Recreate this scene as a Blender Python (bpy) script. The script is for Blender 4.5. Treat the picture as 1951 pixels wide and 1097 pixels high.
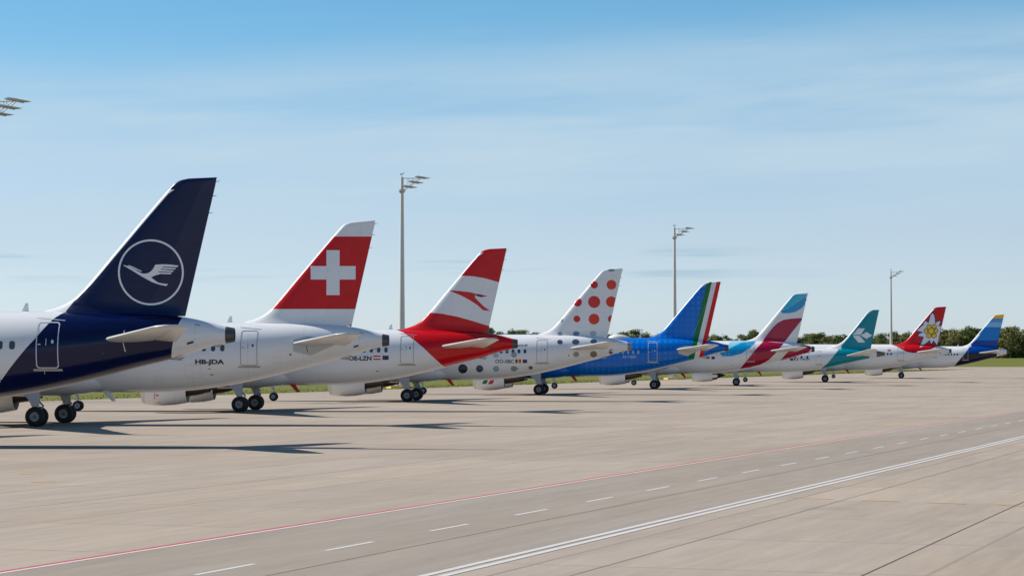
import bpy, bmesh, math, random
import numpy as np
from mathutils import Vector, Matrix
from mathutils.bvhtree import BVHTree
from mathutils.geometry import tessellate_polygon

for o in list(bpy.data.objects):
    bpy.data.objects.remove(o)
scene = bpy.context.scene
col = scene.collection
R = math.radians
random.seed(7)

# ------------------------------------------------------------------ camera
IMW, IMH, FPX = 1951.0, 1097.0, 4713.0
CX, CY, HZ, CAMH = 975.5, 548.5, 680.29, 3.9525
PITCH = math.atan((HZ - CY) / FPX)
cam = bpy.data.cameras.new('camera')
cam.sensor_width = 36.0
cam.lens = FPX / IMW * 36.0
cam.clip_start = 0.5
cam.clip_end = 30000
camo = bpy.data.objects.new('camera', cam)
camo.location = (0, 0, CAMH)
camo.rotation_euler = (R(90) + PITCH, 0, 0)
col.objects.link(camo)
scene.camera = camo

# ------------------------------------------------------------------ light
SUN_EL = R(40.0)
THETA = 0.0454456                      # the parked aircraft are turned this much from the picture plane
SUN_OFF = R(14)                         # sun a little to the far side of the noses
az = THETA + SUN_OFF
SUN_DIR = Vector((-math.cos(az) * math.cos(SUN_EL), math.sin(az) * math.cos(SUN_EL), math.sin(SUN_EL)))
sl = bpy.data.lights.new('sun', 'SUN')
sl.energy = 5.0
sl.angle = R(0.53)
sl.color = (1.0, 0.955, 0.89)
so = bpy.data.objects.new('sun', sl)
so.rotation_euler = SUN_DIR.to_track_quat('Z', 'Y').to_euler()
so.location = (0, 0, 60)
col.objects.link(so)

world = bpy.data.worlds.new('World')
scene.world = world
world.use_nodes = True
nt = world.node_tree
nt.nodes.clear()
def wn(t, **kw):
    n = nt.nodes.new(t)
    for k, v in kw.items():
        setattr(n, k, v)
    return n
def wmath(op, a, b=None, c=None, clamp=False):
    n = nt.nodes.new('ShaderNodeMath'); n.operation = op; n.use_clamp = clamp
    for i, s in enumerate((a, b, c)):
        if s is None: continue
        if isinstance(s, (int, float)): n.inputs[i].default_value = s
        else: nt.links.new(s, n.inputs[i])
    return n.outputs[0]
sky = wn('ShaderNodeTexSky', sky_type='NISHITA', sun_disc=False)
sky.sun_elevation = SUN_EL
sky.sun_rotation = math.atan2(SUN_DIR.x, SUN_DIR.y)
sky.altitude = 400
sky.air_density = 1.0
sky.dust_density = 0.35
sky.ozone_density = 2.0
bg = wn('ShaderNodeBackground')
bg.inputs[1].default_value = 0.15
wout = wn('ShaderNodeOutputWorld')
tc = wn('ShaderNodeTexCoord')
sep = wn('ShaderNodeSeparateXYZ')
nt.links.new(tc.outputs['Generated'], sep.inputs[0])
ZS = sep.outputs[2]
# thin high cloud, streaked along the horizon
def cloud_noise(sx, sz, scale, detail, shear, seed):
    comb = wn('ShaderNodeCombineXYZ')
    nt.links.new(wmath('MULTIPLY', sep.outputs[0], sx), comb.inputs[0])
    nt.links.new(wmath('ADD', wmath('MULTIPLY', sep.outputs[1], sx), seed), comb.inputs[1])
    zz = wmath('SUBTRACT', ZS, wmath('MULTIPLY', sep.outputs[0], shear))
    nt.links.new(wmath('MULTIPLY', zz, sz), comb.inputs[2])
    n = wn('ShaderNodeTexNoise')
    n.inputs['Scale'].default_value = scale
    n.inputs['Detail'].default_value = detail
    n.inputs['Roughness'].default_value = 0.55
    nt.links.new(comb.outputs[0], n.inputs['Vector'])
    return n.outputs['Fac']
def wmap(v, a, b, c, d, interp='SMOOTHSTEP'):
    n = wn('ShaderNodeMapRange'); n.interpolation_type = interp
    nt.links.new(v, n.inputs[0])
    for i, q in enumerate((a, b, c, d)): n.inputs[1 + i].default_value = q
    return n.outputs[0]
def wmix(f, a, b, mode='MIX'):
    n = wn('ShaderNodeMix', data_type='RGBA', blend_type=mode)
    for s, i in ((f, 0), (a, 6), (b, 7)):
        if isinstance(s, (int, float)): n.inputs[i].default_value = s
        elif isinstance(s, tuple): n.inputs[i].default_value = s + (1,)
        else: nt.links.new(s, n.inputs[i])
    return n.outputs[2]
SKY_TINT = wn('ShaderNodeValToRGB')
nt.links.new(wmap(ZS, 0.0, 0.2, 0.0, 1.0, 'LINEAR'), SKY_TINT.inputs[0])
cr = SKY_TINT.color_ramp
SKY_STOPS = [(0.0, (0.57, 0.675, 0.98)), (0.087, (0.59, 0.68, 0.93)), (0.245, (0.575, 0.615, 0.785)), (0.40, (0.535, 0.605, 0.74)), (0.505, (0.43, 0.59, 0.72)), (0.61, (0.37, 0.585, 0.71)), (0.705, (0.33, 0.575, 0.70)), (0.85, (0.31, 0.52, 0.63)), (1.0, (0.27, 0.44, 0.54))]
while len(cr.elements) < len(SKY_STOPS): cr.elements.new(0.5)
for e, (p, c) in zip(cr.elements, SKY_STOPS):
    e.position = p; e.color = c + (1,)
base_sky = wmix(1.0, sky.outputs[0], SKY_TINT.outputs[0], 'MULTIPLY')
c1 = cloud_noise(2.6, 24.0, 1.5, 5.0, 0.045, 3.1)
c2 = cloud_noise(6.0, 60.0, 1.4, 5.0, 0.05, 11.7)
ZT = wmath('SUBTRACT', ZS, wmath('MULTIPLY', sep.outputs[0], 0.056))
band = wmath('MULTIPLY', wmap(ZT, 0.030, 0.075, 0.3, 1.0), wmap(ZT, 0.095, 0.142, 1.0, 0.06))
veil = wmath('MULTIPLY', wmath('MULTIPLY_ADD', wmap(c1, 0.30, 0.62, 0.25, 1.0), 0.72, wmath('MULTIPLY', wmap(c2, 0.36, 0.70, 0.0, 1.0), 0.28)), band)
CLOUD = (3.15, 4.05, 4.72)
skyc = wmix(wmath('MULTIPLY', veil, 0.95, clamp=True), base_sky, CLOUD)
# a few thin grey streaks low in the sky
c3 = cloud_noise(11.0, 210.0, 1.0, 4.0, 0.012, 23.5)
low = wmath('MULTIPLY', wmap(ZS, 0.028, 0.034, 0.0, 1.0), wmap(ZS, 0.041, 0.047, 1.0, 0.0))
st = wmath('MULTIPLY', wmap(c3, 0.52, 0.66, 0.0, 1.0), low)
patch = wmap(cloud_noise(6.0, 14.0, 1.0, 2.0, 0.0, 41.3), 0.40, 0.55, 0.0, 1.0)
skyc = wmix(wmath('MULTIPLY', wmath('MULTIPLY', st, patch), 0.6), skyc, (2.0, 3.05, 3.85))
nt.links.new(skyc, bg.inputs[0])
nt.links.new(bg.outputs[0], wout.inputs[0])

scene.view_settings.view_transform = 'Standard'
scene.view_settings.look = 'None'
scene.view_settings.exposure = 0.17
scene.view_settings.gamma = 1.0
scene.cycles.use_denoising = True
scene.cycles.max_bounces = 8
scene.cycles.diffuse_bounces = 1
scene.render.film_transparent = False

# ------------------------------------------------------------------ helpers
def tag(o, label=None, cat=None, group=None, kind=None):
    if label: o['label'] = label
    if cat: o['category'] = cat
    if group: o['group'] = group
    if kind: o['kind'] = kind
    return o

def srgb(r, g, b):
    f = lambda c: c / 12.92 if c <= 0.04045 else ((c + 0.055) / 1.055) ** 2.4
    return tuple(f(c / 255.0) for c in (r, g, b))

def ground(u, v, z=0.0):
    t = (v - CY) / FPX
    c, s = math.cos(PITCH), math.sin(PITCH)
    d = Vector(((u - CX) / FPX, c + t * s, s - t * c))
    k = (z - CAMH) / d.z
    return Vector((d.x * k, d.y * k, z))

def at_depth(u, v, Y):
    t = (v - CY) / FPX
    c, s = math.cos(PITCH), math.sin(PITCH)
    d = Vector(((u - CX) / FPX, c + t * s, s - t * c))
    k = Y / d.y
    return Vector((d.x * k, Y, CAMH + d.z * k))

def mesh_from(name, verts, faces, smooth=True, sharp=35.0, recalc=True):
    me = bpy.data.meshes.new(name)
    bm = bmesh.new()
    vs = [bm.verts.new(v) for v in verts]
    for f in faces:
        try: bm.faces.new([vs[i] for i in f])
        except ValueError: pass
    if recalc: bmesh.ops.recalc_face_normals(bm, faces=bm.faces)
    for f in bm.faces: f.smooth = smooth
    if smooth:
        for e in bm.edges:
            if len(e.link_faces) == 2 and e.calc_face_angle(0) > R(sharp): e.smooth = False
    bm.to_mesh(me); bm.free()
    return me

def put(name, me, mat, parent=None, loc=None, rot=None):
    o = bpy.data.objects.new(name, me)
    col.objects.link(o)
    if parent: o.parent = parent
    if loc is not None: o.location = loc
    if rot is not None: o.rotation_euler = rot
    if mat is not None:
        if len(me.materials) == 0: me.materials.append(None)
        o.material_slots[0].link = 'OBJECT'
        o.material_slots[0].material = mat
    return o

def empty(name, loc, rz=0):
    o = bpy.data.objects.new(name, None)
    o.location = loc; o.rotation_euler = (0, 0, rz)
    o.empty_display_size = 0.5
    col.objects.link(o)
    return o

class MB:
    """collects shapes into one mesh"""
    def __init__(s): s.v = []; s.f = []
    def add(s, v, f):
        b = len(s.v); s.v += [tuple(p) for p in v]; s.f += [tuple(i + b for i in q) for q in f]
        return s
    def box(s, x0, x1, y0, y1, z0, z1):
        v = [(x, y, z) for x in (x0, x1) for y in (y0, y1) for z in (z0, z1)]
        return s.add(v, [(0, 1, 3, 2), (4, 6, 7, 5), (0, 4, 5, 1), (2, 3, 7, 6), (0, 2, 6, 4), (1, 5, 7, 3)])
    def tube(s, a, b, ra, rb=None, n=12):
        a, b = Vector(a), Vector(b); rb = ra if rb is None else rb
        d = (b - a).normalized(); q = d.to_track_quat('Z', 'Y')
        v = []
        for p, r in ((a, ra), (b, rb)):
            for i in range(n):
                t = 2 * math.pi * i / n
                v.append(p + q @ Vector((r * math.cos(t), r * math.sin(t), 0)))
        f = [(i, (i + 1) % n, n + (i + 1) % n, n + i) for i in range(n)]
        f += [tuple(range(n - 1, -1, -1)), tuple(range(n, 2 * n))]
        return s.add(v, f)
    def lathe(s, prof, c, axis='x', n=40, closed=False, sy=1.0, sz=1.0):
        """prof: (along, radius)"""
        v = []
        for a, r in prof:
            for i in range(n):
                t = 2 * math.pi * i / n
                p, q = r * math.cos(t) * sy, r * math.sin(t) * sz
                v.append((c[0] + a, c[1] + p, c[2] + q) if axis == 'x' else (c[0] + p, c[1] + a, c[2] + q) if axis == 'y' else (c[0] + p, c[1] + q, c[2] + a))
        m = len(prof)
        f = []
        for j in range(m if closed else m - 1):
            k = (j + 1) % m
            for i in range(n):
                f.append((j * n + i, j * n + (i + 1) % n, k * n + (i + 1) % n, k * n + i))
        return s.add(v, f)
    def prism(s, poly, h0, h1, axis='z'):
        """poly of 2-D points extruded along axis; axis y -> points are (x, z)"""
        n = len(poly)
        if axis == 'z': v = [(x, y, h) for h in (h0, h1) for x, y in poly]
        elif axis == 'y': v = [(x, h, z) for h in (h0, h1) for x, z in poly]
        else: v = [(h, y, z) for h in (h0, h1) for y, z in poly]
        f = [(i, (i + 1) % n, n + (i + 1) % n, n + i) for i in range(n)]
        f += [tuple(range(n - 1, -1, -1)), tuple(range(n, 2 * n))]
        return s.add(v, f)
    def loft(s, rings, cap0=True, cap1=True):
        n = len(rings[0]); v = [p for r in rings for p in r]; f = []
        for j in range(len(rings) - 1):
            for i in range(n):
                f.append((j * n + i, j * n + (i + 1) % n, (j + 1) * n + (i + 1) % n, (j + 1) * n + i))
        if cap0: f.append(tuple(range(n - 1, -1, -1)))
        if cap1: f.append(tuple(range((len(rings) - 1) * n, len(rings) * n)))
        return s.add(v, f)
    def shift(s, dx, dy=0, dz=0):
        s.v = [(x + dx, y + dy, z + dz) for x, y, z in s.v]; return s
    def mesh(s, name, smooth=True, sharp=35.0): return mesh_from(name, s.v, s.f, smooth, sharp)

# ------------------------------------------------------------------ materials
def newmat(name):
    m = bpy.data.materials.new(name); m.use_nodes = True
    t = m.node_tree
    b = t.nodes['Principled BSDF']
    return m, t, b

def tmath(t, op, a, b=None, c=None, clamp=False):
    n = t.nodes.new('ShaderNodeMath'); n.operation = op; n.use_clamp = clamp
    for i, s in enumerate((a, b, c)):
        if s is None: continue
        if isinstance(s, (int, float)): n.inputs[i].default_value = s
        else: t.links.new(s, n.inputs[i])
    return n.outputs[0]

def tmix(t, f, a, b, mode='MIX'):
    n = t.nodes.new('ShaderNodeMix'); n.data_type = 'RGBA'; n.blend_type = mode
    for s, i in ((f, 0), (a, 6), (b, 7)):
        if isinstance(s, (int, float)): n.inputs[i].default_value = s
        elif isinstance(s, tuple): n.inputs[i].default_value = s + (1,)
        else: t.links.new(s, n.inputs[i])
    return n.outputs[2]

def tnoise(t, vec, scale, detail=4, rough=0.5, dist=0.0):
    n = t.nodes.new('ShaderNodeTexNoise')
    n.inputs['Scale'].default_value = scale; n.inputs['Detail'].default_value = detail
    n.inputs['Roughness'].default_value = rough; n.inputs['Distortion'].default_value = dist
    if vec is not None: t.links.new(vec, n.inputs['Vector'])
    return n.outputs['Fac']

def tmap(t, v, a, b, c, d, smooth=False):
    n = t.nodes.new('ShaderNodeMapRange')
    if smooth: n.interpolation_type = 'SMOOTHSTEP'
    t.links.new(v, n.inputs[0])
    for i, q in enumerate((a, b, c, d)): n.inputs[1 + i].default_value = q
    return n.outputs[0]

def tscale(t, vec, sx, sy, sz, rz=0.0):
    n = t.nodes.new('ShaderNodeMapping'); n.vector_type = 'POINT'
    n.inputs['Scale'].default_value = (sx, sy, sz); n.inputs['Rotation'].default_value = (0, 0, rz)
    t.links.new(vec, n.inputs[0]); return n.outputs[0]

def plain(name, colr, rough=0.4, metal=0.0, wear=0.06, scale=3.0, coat=0.0, spec=0.5, bump=0.0):
    m, t, b = newmat(name)
    tcn = t.nodes.new('ShaderNodeTexCoord').outputs['Object']
    nz = tnoise(t, tcn, scale, 5, 0.6)
    t.links.new(tmix(t, 1.0, colr, tmix(t, nz, (1 - wear,) * 3, (1 + wear,) * 3), 'MULTIPLY'), b.inputs['Base Color'])
    t.links.new(tmap(t, nz, 0.3, 0.7, max(0.02, rough * 0.85), min(1, rough * 1.15)), b.inputs['Roughness'])
    b.inputs['Metallic'].default_value = metal
    b.inputs['Coat Weight'].default_value = coat
    b.inputs['Coat Roughness'].default_value = 0.06
    b.inputs['Specular IOR Level'].default_value = spec
    if bump:
        bp = t.nodes.new('ShaderNodeBump'); bp.inputs['Strength'].default_value = bump; bp.inputs['Distance'].default_value = 0.02
        t.links.new(tnoise(t, tcn, scale * 6, 4), bp.inputs['Height']); t.links.new(bp.outputs[0], b.inputs['Normal'])
    return m

XREF = 17.71
PAINT_ROUGH = 0.17
def paint(name, base, layers, rough=None, lattice=None):
    """aircraft paint: base colour, then layers (colour, [conditions]) in the aircraft's own station/height coordinates"""
    rough = rough or (0.30 if 'fin' in name else PAINT_ROUGH)
    m, t, b = newmat(name)
    tcn = t.nodes.new('ShaderNodeTexCoord').outputs['Object']
    s = t.nodes.new('ShaderNodeSeparateXYZ'); t.links.new(tcn, s.inputs[0])
    X = tmath(t, 'ADD', s.outputs[0], XREF); Z = s.outputs[2]
    def curve(v, pts):
        pts = sorted(pts)
        lo, hi = pts[0][0], pts[-1][0]
        ys = [p[1] for p in pts]; y0, y1 = min(ys), max(ys)
        if y1 - y0 < 1e-6: y1 = y0 + 1e-3
        r = t.nodes.new('ShaderNodeValToRGB'); r.color_ramp.interpolation = 'LINEAR'
        t.links.new(tmap(t, v, lo, hi, 0, 1), r.inputs[0])
        el = r.color_ramp.elements
        while len(el) < len(pts): el.new(0.5)
        for e, (a, c) in zip(el, pts):
            e.position = (a - lo) / (hi - lo); g = (c - y0) / (y1 - y0); e.color = (g, g, g, 1)
        return tmath(t, 'MULTIPLY_ADD', r.outputs[0], y1 - y0, y0)
    c = base
    if lattice:
        cell = [tmap(t, tmath(t, 'ABSOLUTE', tmath(t, 'SUBTRACT', tmath(t, 'FRACT', tmath(t, 'MULTIPLY', q, 1.7)), 0.5)), 0.22, 0.34, 1, 0) for q in (X, Z)]
        dots = tmath(t, 'MULTIPLY', cell[0], cell[1])
        c = tmix(t, tmath(t, 'MULTIPLY', dots, tmap(t, tnoise(t, tcn, 0.35, 2), 0.35, 0.65, 0.25, 1)), base, lattice)
    for colr, conds in layers:
        f = None
        for kind, pts in conds:
            a, bb = (X, Z) if kind[0] == 'x' else (Z, X)
            g = curve(bb, pts) if isinstance(pts, (list, tuple)) else pts
            q = tmath(t, 'GREATER_THAN' if kind[1] == '>' else 'LESS_THAN', a, g)
            f = q if f is None else tmath(t, 'MULTIPLY', f, q)
        c = tmix(t, f, c, colr)
    # grime: faint streaks trailing aft, soft mottling
    gr = tnoise(t, tscale(t, tcn, 0.35, 2.5, 2.5), 2.2, 6, 0.6)
    gf = tnoise(t, tcn, 0.8, 3, 0.5)
    dirt = tmath(t, 'MULTIPLY', tmap(t, gr, 0.5, 0.8, 0, 1), tmap(t, gf, 0.35, 0.7, 0.2, 1))
    dm = tmix(t, dirt, (1.0, 1.0, 1.0), (0.88, 0.865, 0.84))
    # skin joints between fuselage sections
    fr = tmath(t, 'ABSOLUTE', tmath(t, 'SUBTRACT', tmath(t, 'FRACT', tmath(t, 'DIVIDE', tmath(t, 'ADD', X, 0.9), 3.2)), 0.5))
    ln = tmath(t, 'LESS_THAN', fr, 0.0032)
    dm = tmix(t, tmath(t, 'MULTIPLY', ln, 0.22), dm, (0.25, 0.25, 0.27))
    t.links.new(tmix(t, 1.0, c, dm, 'MULTIPLY'), b.inputs['Base Color'])
    t.links.new(tmap(t, gr, 0.3, 0.75, rough * 0.8, rough * 1.5), b.inputs['Roughness'])
    b.inputs['Specular IOR Level'].default_value = 0.38
    bp = t.nodes.new('ShaderNodeBump'); bp.inputs['Strength'].default_value = 0.05; bp.inputs['Distance'].default_value = 0.06
    t.links.new(tnoise(t, tscale(t, tcn, 1.0, 1.6, 1.6), 1.1, 2), bp.inputs['Height']); t.links.new(bp.outputs[0], b.inputs['Normal'])
    return m

WHITE = (0.80, 0.795, 0.785)
NAVY = srgb(3, 15, 62)
RED = srgb(205, 14, 22)
DRED = srgb(150, 18, 30)
M = {}
M['white'] = paint('white_paint', WHITE, [])
M['stab'] = plain('stabiliser_grey_paint', (0.57, 0.56, 0.54), 0.3, wear=0.05, scale=1.2)
M['wing'] = plain('wing_grey_paint', (0.32, 0.325, 0.33), 0.35, wear=0.06, scale=0.8)
M['glass'] = plain('cabin_glass', (0.06, 0.085, 0.105), 0.08, wear=0.2)
M['grey_line'] = plain('grey_outline', (0.30, 0.31, 0.33), 0.4)
M['light_line'] = plain('light_outline', (0.62, 0.64, 0.68), 0.35)
M['white_line'] = plain('white_mark', (0.80, 0.80, 0.80), 0.3)
M['sill'] = plain('sill_metal', (0.42, 0.38, 0.31), 0.45)
M['dark'] = plain('dark_metal', (0.035, 0.035, 0.04), 0.45)
M['soot'] = plain('soot_black', (0.012, 0.012, 0.013), 0.7)
M['apu'] = plain('exhaust_steel', (0.10, 0.098, 0.095), 0.42, metal=0.6, wear=0.3, scale=6)
M['bronze'] = plain('bronze_core', (0.085, 0.062, 0.05), 0.42, metal=0.5, wear=0.25, scale=4)
M['coregrey'] = plain('grey_core', (0.50, 0.47, 0.43), 0.4, metal=0.1, wear=0.1, scale=3)
M['lip'] = plain('polished_lip', (0.62, 0.63, 0.65), 0.22, metal=0.9, wear=0.05)
M['strut'] = plain('gear_grey', (0.46, 0.50, 0.55), 0.4, wear=0.1)
M['chrome'] = plain('oleo_chrome', (0.7, 0.7, 0.7), 0.12, metal=1.0)
M['geardoor'] = plain('gear_door_paint', (0.52, 0.575, 0.64), 0.35, wear=0.05, scale=1.5)
M['rubber'] = plain('tyre_rubber', (0.016, 0.016, 0.017), 0.75, wear=0.25, scale=9, bump=0.1)
M['rim'] = plain('wheel_rim_paint', (0.40, 0.415, 0.43), 0.35, wear=0.2, scale=8)
M['hub'] = plain('hub_grey', (0.16, 0.165, 0.17), 0.4, wear=0.2, scale=8)
M['brake'] = plain('brake_dark', (0.07, 0.06, 0.06), 0.5, metal=0.4)
M['text_dark'] = plain('lettering_dark', (0.022, 0.023, 0.028), 0.35)
M['text_navy'] = plain('lettering_navy', srgb(30, 34, 60), 0.35)
M['red_mark'] = plain('red_mark', RED, 0.3)
M['red_cover'] = plain('red_cover', srgb(205, 40, 25), 0.6)
M['scuff'] = plain('bare_scuff_plate', (0.42, 0.46, 0.49), 0.32, metal=0.35, wear=0.08)
M['seam'] = plain('panel_seam', (0.56, 0.565, 0.57), 0.4)
M['eu'] = plain('flag_blue', srgb(28, 34, 92), 0.35)
M['flag_red'] = plain('flag_red', srgb(196, 30, 34), 0.35)
M['flag_black'] = plain('flag_black', (0.012, 0.012, 0.012), 0.35)
M['flag_gold'] = plain('flag_gold', srgb(240, 178, 40), 0.35)
M['flag_green'] = plain('flag_green', srgb(0, 110, 60), 0.35)

def cmat(name, rgb, rough=0.2):
    if name not in M: M[name] = plain(name, srgb(*rgb), rough, wear=0.03)
    return M[name]

# ------------------------------------------------------------------ the ground
dR = (ground(1951, 782) - ground(0, 1090)).normalized()
ROAD_RZ = math.atan2(dR.y, dR.x)

def concrete_material(name, tint, joints=True, dark=1.0):
    m, t, b = newmat(name)
    P = t.nodes.new('ShaderNodeTexCoord').outputs['Object']
    rot = tscale(t, P, 1, 1, 1, -ROAD_RZ)            # x now runs along the service road
    sp = t.nodes.new('ShaderNodeSeparateXYZ'); t.links.new(rot, sp.inputs[0])
    big = tnoise(t, P, 0.02, 4, 0.55)
    mid = tnoise(t, tscale(t, rot, 0.05, 0.55, 1), 1.0, 6, 0.62)
    fine = tnoise(t, tscale(t, rot, 0.25, 2.6, 1), 1.0, 5, 0.7)
    grit = tnoise(t, P, 22.0, 3, 0.6)
    v = tmath(t, 'ADD', tmath(t, 'MULTIPLY', tmath(t, 'SUBTRACT', big, 0.5), 0.22), tmath(t, 'MULTIPLY', tmath(t, 'SUBTRACT', mid, 0.5), 0.42))
    v = tmath(t, 'ADD', v, tmath(t, 'MULTIPLY', tmath(t, 'SUBTRACT', fine, 0.5), 0.42))
    v = tmath(t, 'ADD', v, tmath(t, 'MULTIPLY', tmath(t, 'SUBTRACT', grit, 0.5), 0.22))
    f = tmath(t, 'ADD', v, 1.0)
    c = tmix(t, 1.0, tuple(q * dark for q in tint), (1, 1, 1), 'MULTIPLY')
    warm = tmap(t, tnoise(t, tscale(t, rot, 0.08, 0.4, 1), 0.6, 3), 0.35, 0.7, 0, 1)
    c = tmix(t, tmath(t, 'MULTIPLY', warm, 0.35), c, tuple(q * dark * k for q, k in zip(tint, (1.05, 0.97, 0.84))))
    fc = t.nodes.new('ShaderNodeCombineXYZ')
    for i in range(3): t.links.new(f, fc.inputs[i])
    c = tmix(t, 1.0, c, fc.outputs[0], 'MULTIPLY')
    if joints:
        # slabs: each its own slight tone, darker sealed joints
        SX, SY = 7.5, 7.5
        ix = tmath(t, 'FLOOR', tmath(t, 'DIVIDE', sp.outputs[0], SX)); iy = tmath(t, 'FLOOR', tmath(t, 'DIVIDE', sp.outputs[1], SY))
        cc = t.nodes.new('ShaderNodeCombineXYZ'); t.links.new(ix, cc.inputs[0]); t.links.new(iy, cc.inputs[1])
        wnz = t.nodes.new('ShaderNodeTexWhiteNoise'); wnz.noise_dimensions = '2D'; t.links.new(cc.outputs[0], wnz.inputs['Vector'])
        tone = tmap(t, wnz.outputs['Value'], 0, 1, 0.935, 1.045)
        tcv = t.nodes.new('ShaderNodeCombineXYZ')
        for i in range(3): t.links.new(tone, tcv.inputs[i])
        c = tmix(t, 1.0, c, tcv.outputs[0], 'MULTIPLY')
        def jt(axis, size, w):
            q = tmath(t, 'ABSOLUTE', tmath(t, 'SUBTRACT', tmath(t, 'FRACT', tmath(t, 'DIVIDE', sp.outputs[axis], size)), 0.5))
            return tmap(t, q, 0.5 - w / size, 0.5 - 0.3 * w / size, 0, 1, True)
        j = tmath(t, 'MAXIMUM', tmath(t, 'MULTIPLY', jt(1, SY, 0.07), 0.6), tmath(t, 'MULTIPLY', jt(0, SX, 0.07), 0.55))
        j = tmath(t, 'MULTIPLY', j, tmap(t, mid, 0.3, 0.65, 0.15, 1.0))
        c = tmix(t, j, c, (0.12, 0.105, 0.09))
    # old tyre smears
    sm = tmap(t, tnoise(t, tscale(t, rot, 0.02, 1.2, 1), 1.0, 3, 0.5, 0.3), 0.62, 0.78, 0, 0.16)
    c = tmix(t, sm, c, (0.13, 0.12, 0.115))
    # oil spots
    vo = t.nodes.new('ShaderNodeTexVoronoi'); vo.inputs['Scale'].default_value = 0.09; t.links.new(P, vo.inputs['Vector'])
    spot = tmath(t, 'MULTIPLY', tmap(t, vo.outputs['Distance'], 0.03, 0.11, 0.22, 0, True), tmap(t, grit, 0.35, 0.6, 0.3, 1))
    c = tmix(t, spot, c, (0.10, 0.09, 0.085))
    t.links.new(c, b.inputs['Base Color'])
    b.inputs['Roughness'].default_value = 0.85
    b.inputs['Specular IOR Level'].default_value = 0.04
    bp = t.nodes.new('ShaderNodeBump'); bp.inputs['Strength'].default_value = 0.25; bp.inputs['Distance'].default_value = 0.01
    t.links.new(tmath(t, 'ADD', grit, fine), bp.inputs['Height']); t.links.new(bp.outputs[0], b.inputs['Normal'])
    return m

APRON = (0.395, 0.331, 0.271)
M['apron'] = concrete_material('apron_concrete', APRON)
M['road'] = concrete_material('road_asphalt', (0.328, 0.283, 0.238), joints=False)
M['taxi'] = concrete_material('taxiway_concrete', (0.392, 0.330, 0.272))

def grass_material():
    m, t, b = newmat('meadow_grass')
    P = t.nodes.new('ShaderNodeTexCoord').outputs['Object']
    a = tnoise(t, P, 0.035, 5, 0.6); c2 = tnoise(t, P, 0.6, 5, 0.65)
    c = tmix(t, tmap(t, a, 0.35, 0.65, 0, 1), (0.150, 0.160, 0.026), (0.185, 0.175, 0.034))
    c = tmix(t, tmap(t, c2, 0.35, 0.7, 0, 0.5), c, (0.095, 0.125, 0.022))
    t.links.new(c, b.inputs['Base Color'])
    b.inputs['Roughness'].default_value = 0.9; b.inputs['Specular IOR Level'].default_value = 0.15
    bp = t.nodes.new('ShaderNodeBump'); bp.inputs['Strength'].default_value = 0.6; bp.inputs['Distance'].default_value = 0.15
    t.links.new(c2, bp.inputs['Height']); t.links.new(bp.outputs[0], b.inputs['Normal'])
    return m
M['grass'] = grass_material()

def field_z(x, y):
    q = min(1, max(0, (y - 1015) / 200.0)); q = q * q * (3 - 2 * q)
    return 3.55 * q
gv, gf_ = [], []
ys = [-300, 0, 300, 700, 1000, 1015] + [1015 + 20 * i for i in range(1, 11)] + [1300, 1600, 2500, 5000, 12000]
xs = [-9000, -3000, -1200, -600, -300, -100, 100, 300, 600, 1200, 3000, 9000]
for y in ys:
    for x in xs: gv.append((x, y, field_z(x, y) - (0.008 if y <= 1015 else 0.0)))
nx = len(xs)
for j in range(len(ys) - 1):
    for i in range(nx - 1): gf_.append((j * nx + i, j * nx + i + 1, (j + 1) * nx + i + 1, (j + 1) * nx + i))
field = put('grass_field', mesh_from('grass_field', gv, gf_), M['grass'])
tag(field, 'flat green meadow around the apron, rising to the far wood', 'grass', kind='structure')

# apron: bounded on the far left by the grass edge that runs parallel to the service road
ea, eb = ground(82, 764), ground(1806, 705)
ed = (eb - ea).normalized()
e0 = ea - ed * 420
poly = [(e0.x, e0.y), (eb.x, eb.y), (eb.x + 4, eb.y + 8), (eb.x + 4, eb.y + 20), (eb.x, eb.y + 40), (eb.x - 4, 812), (eb.x, 1006), (900, 1006), (900, -250), (e0.x, -250)]
ap = put('apron', mesh_from('apron', [(x, y, 0) for x, y in poly], [tuple(range(len(poly)))], False), M['apron'])
tag(ap, 'wide beige concrete apron of slabs with faint sealed joints', 'apron', kind='structure')
tx = put('taxiway', mesh_from('taxiway', [(-900, 808, 0.004), (900, 808, 0.004), (900, 1006, 0.004), (-900, 1006, 0.004)], [(0, 1, 2, 3)], False), M['taxi'])
tag(tx, 'pale concrete taxiway crossing behind the farthest aircraft', 'taxiway', kind='structure')

def strip(name, a, b, w0, w1, z, mat, parent=None, nseg=1):
    """flat strip from a to b, between signed offsets w0 and w1 to the left of the direction"""
    d = (b - a); d.z = 0; L = d.length; d = d / L; n = Vector((-d.y, d.x, 0))
    v = []
    for i in range(nseg + 1):
        p = a + d * (L * i / nseg)
        for w in (w0, w1): v.append((p.x + n.x * w, p.y + n.y * w, z))
    f = [(2 * i, 2 * i + 2, 2 * i + 3, 2 * i + 1) for i in range(nseg)]
    return put(name, mesh_from(name, v, f, False), mat, parent)

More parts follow.
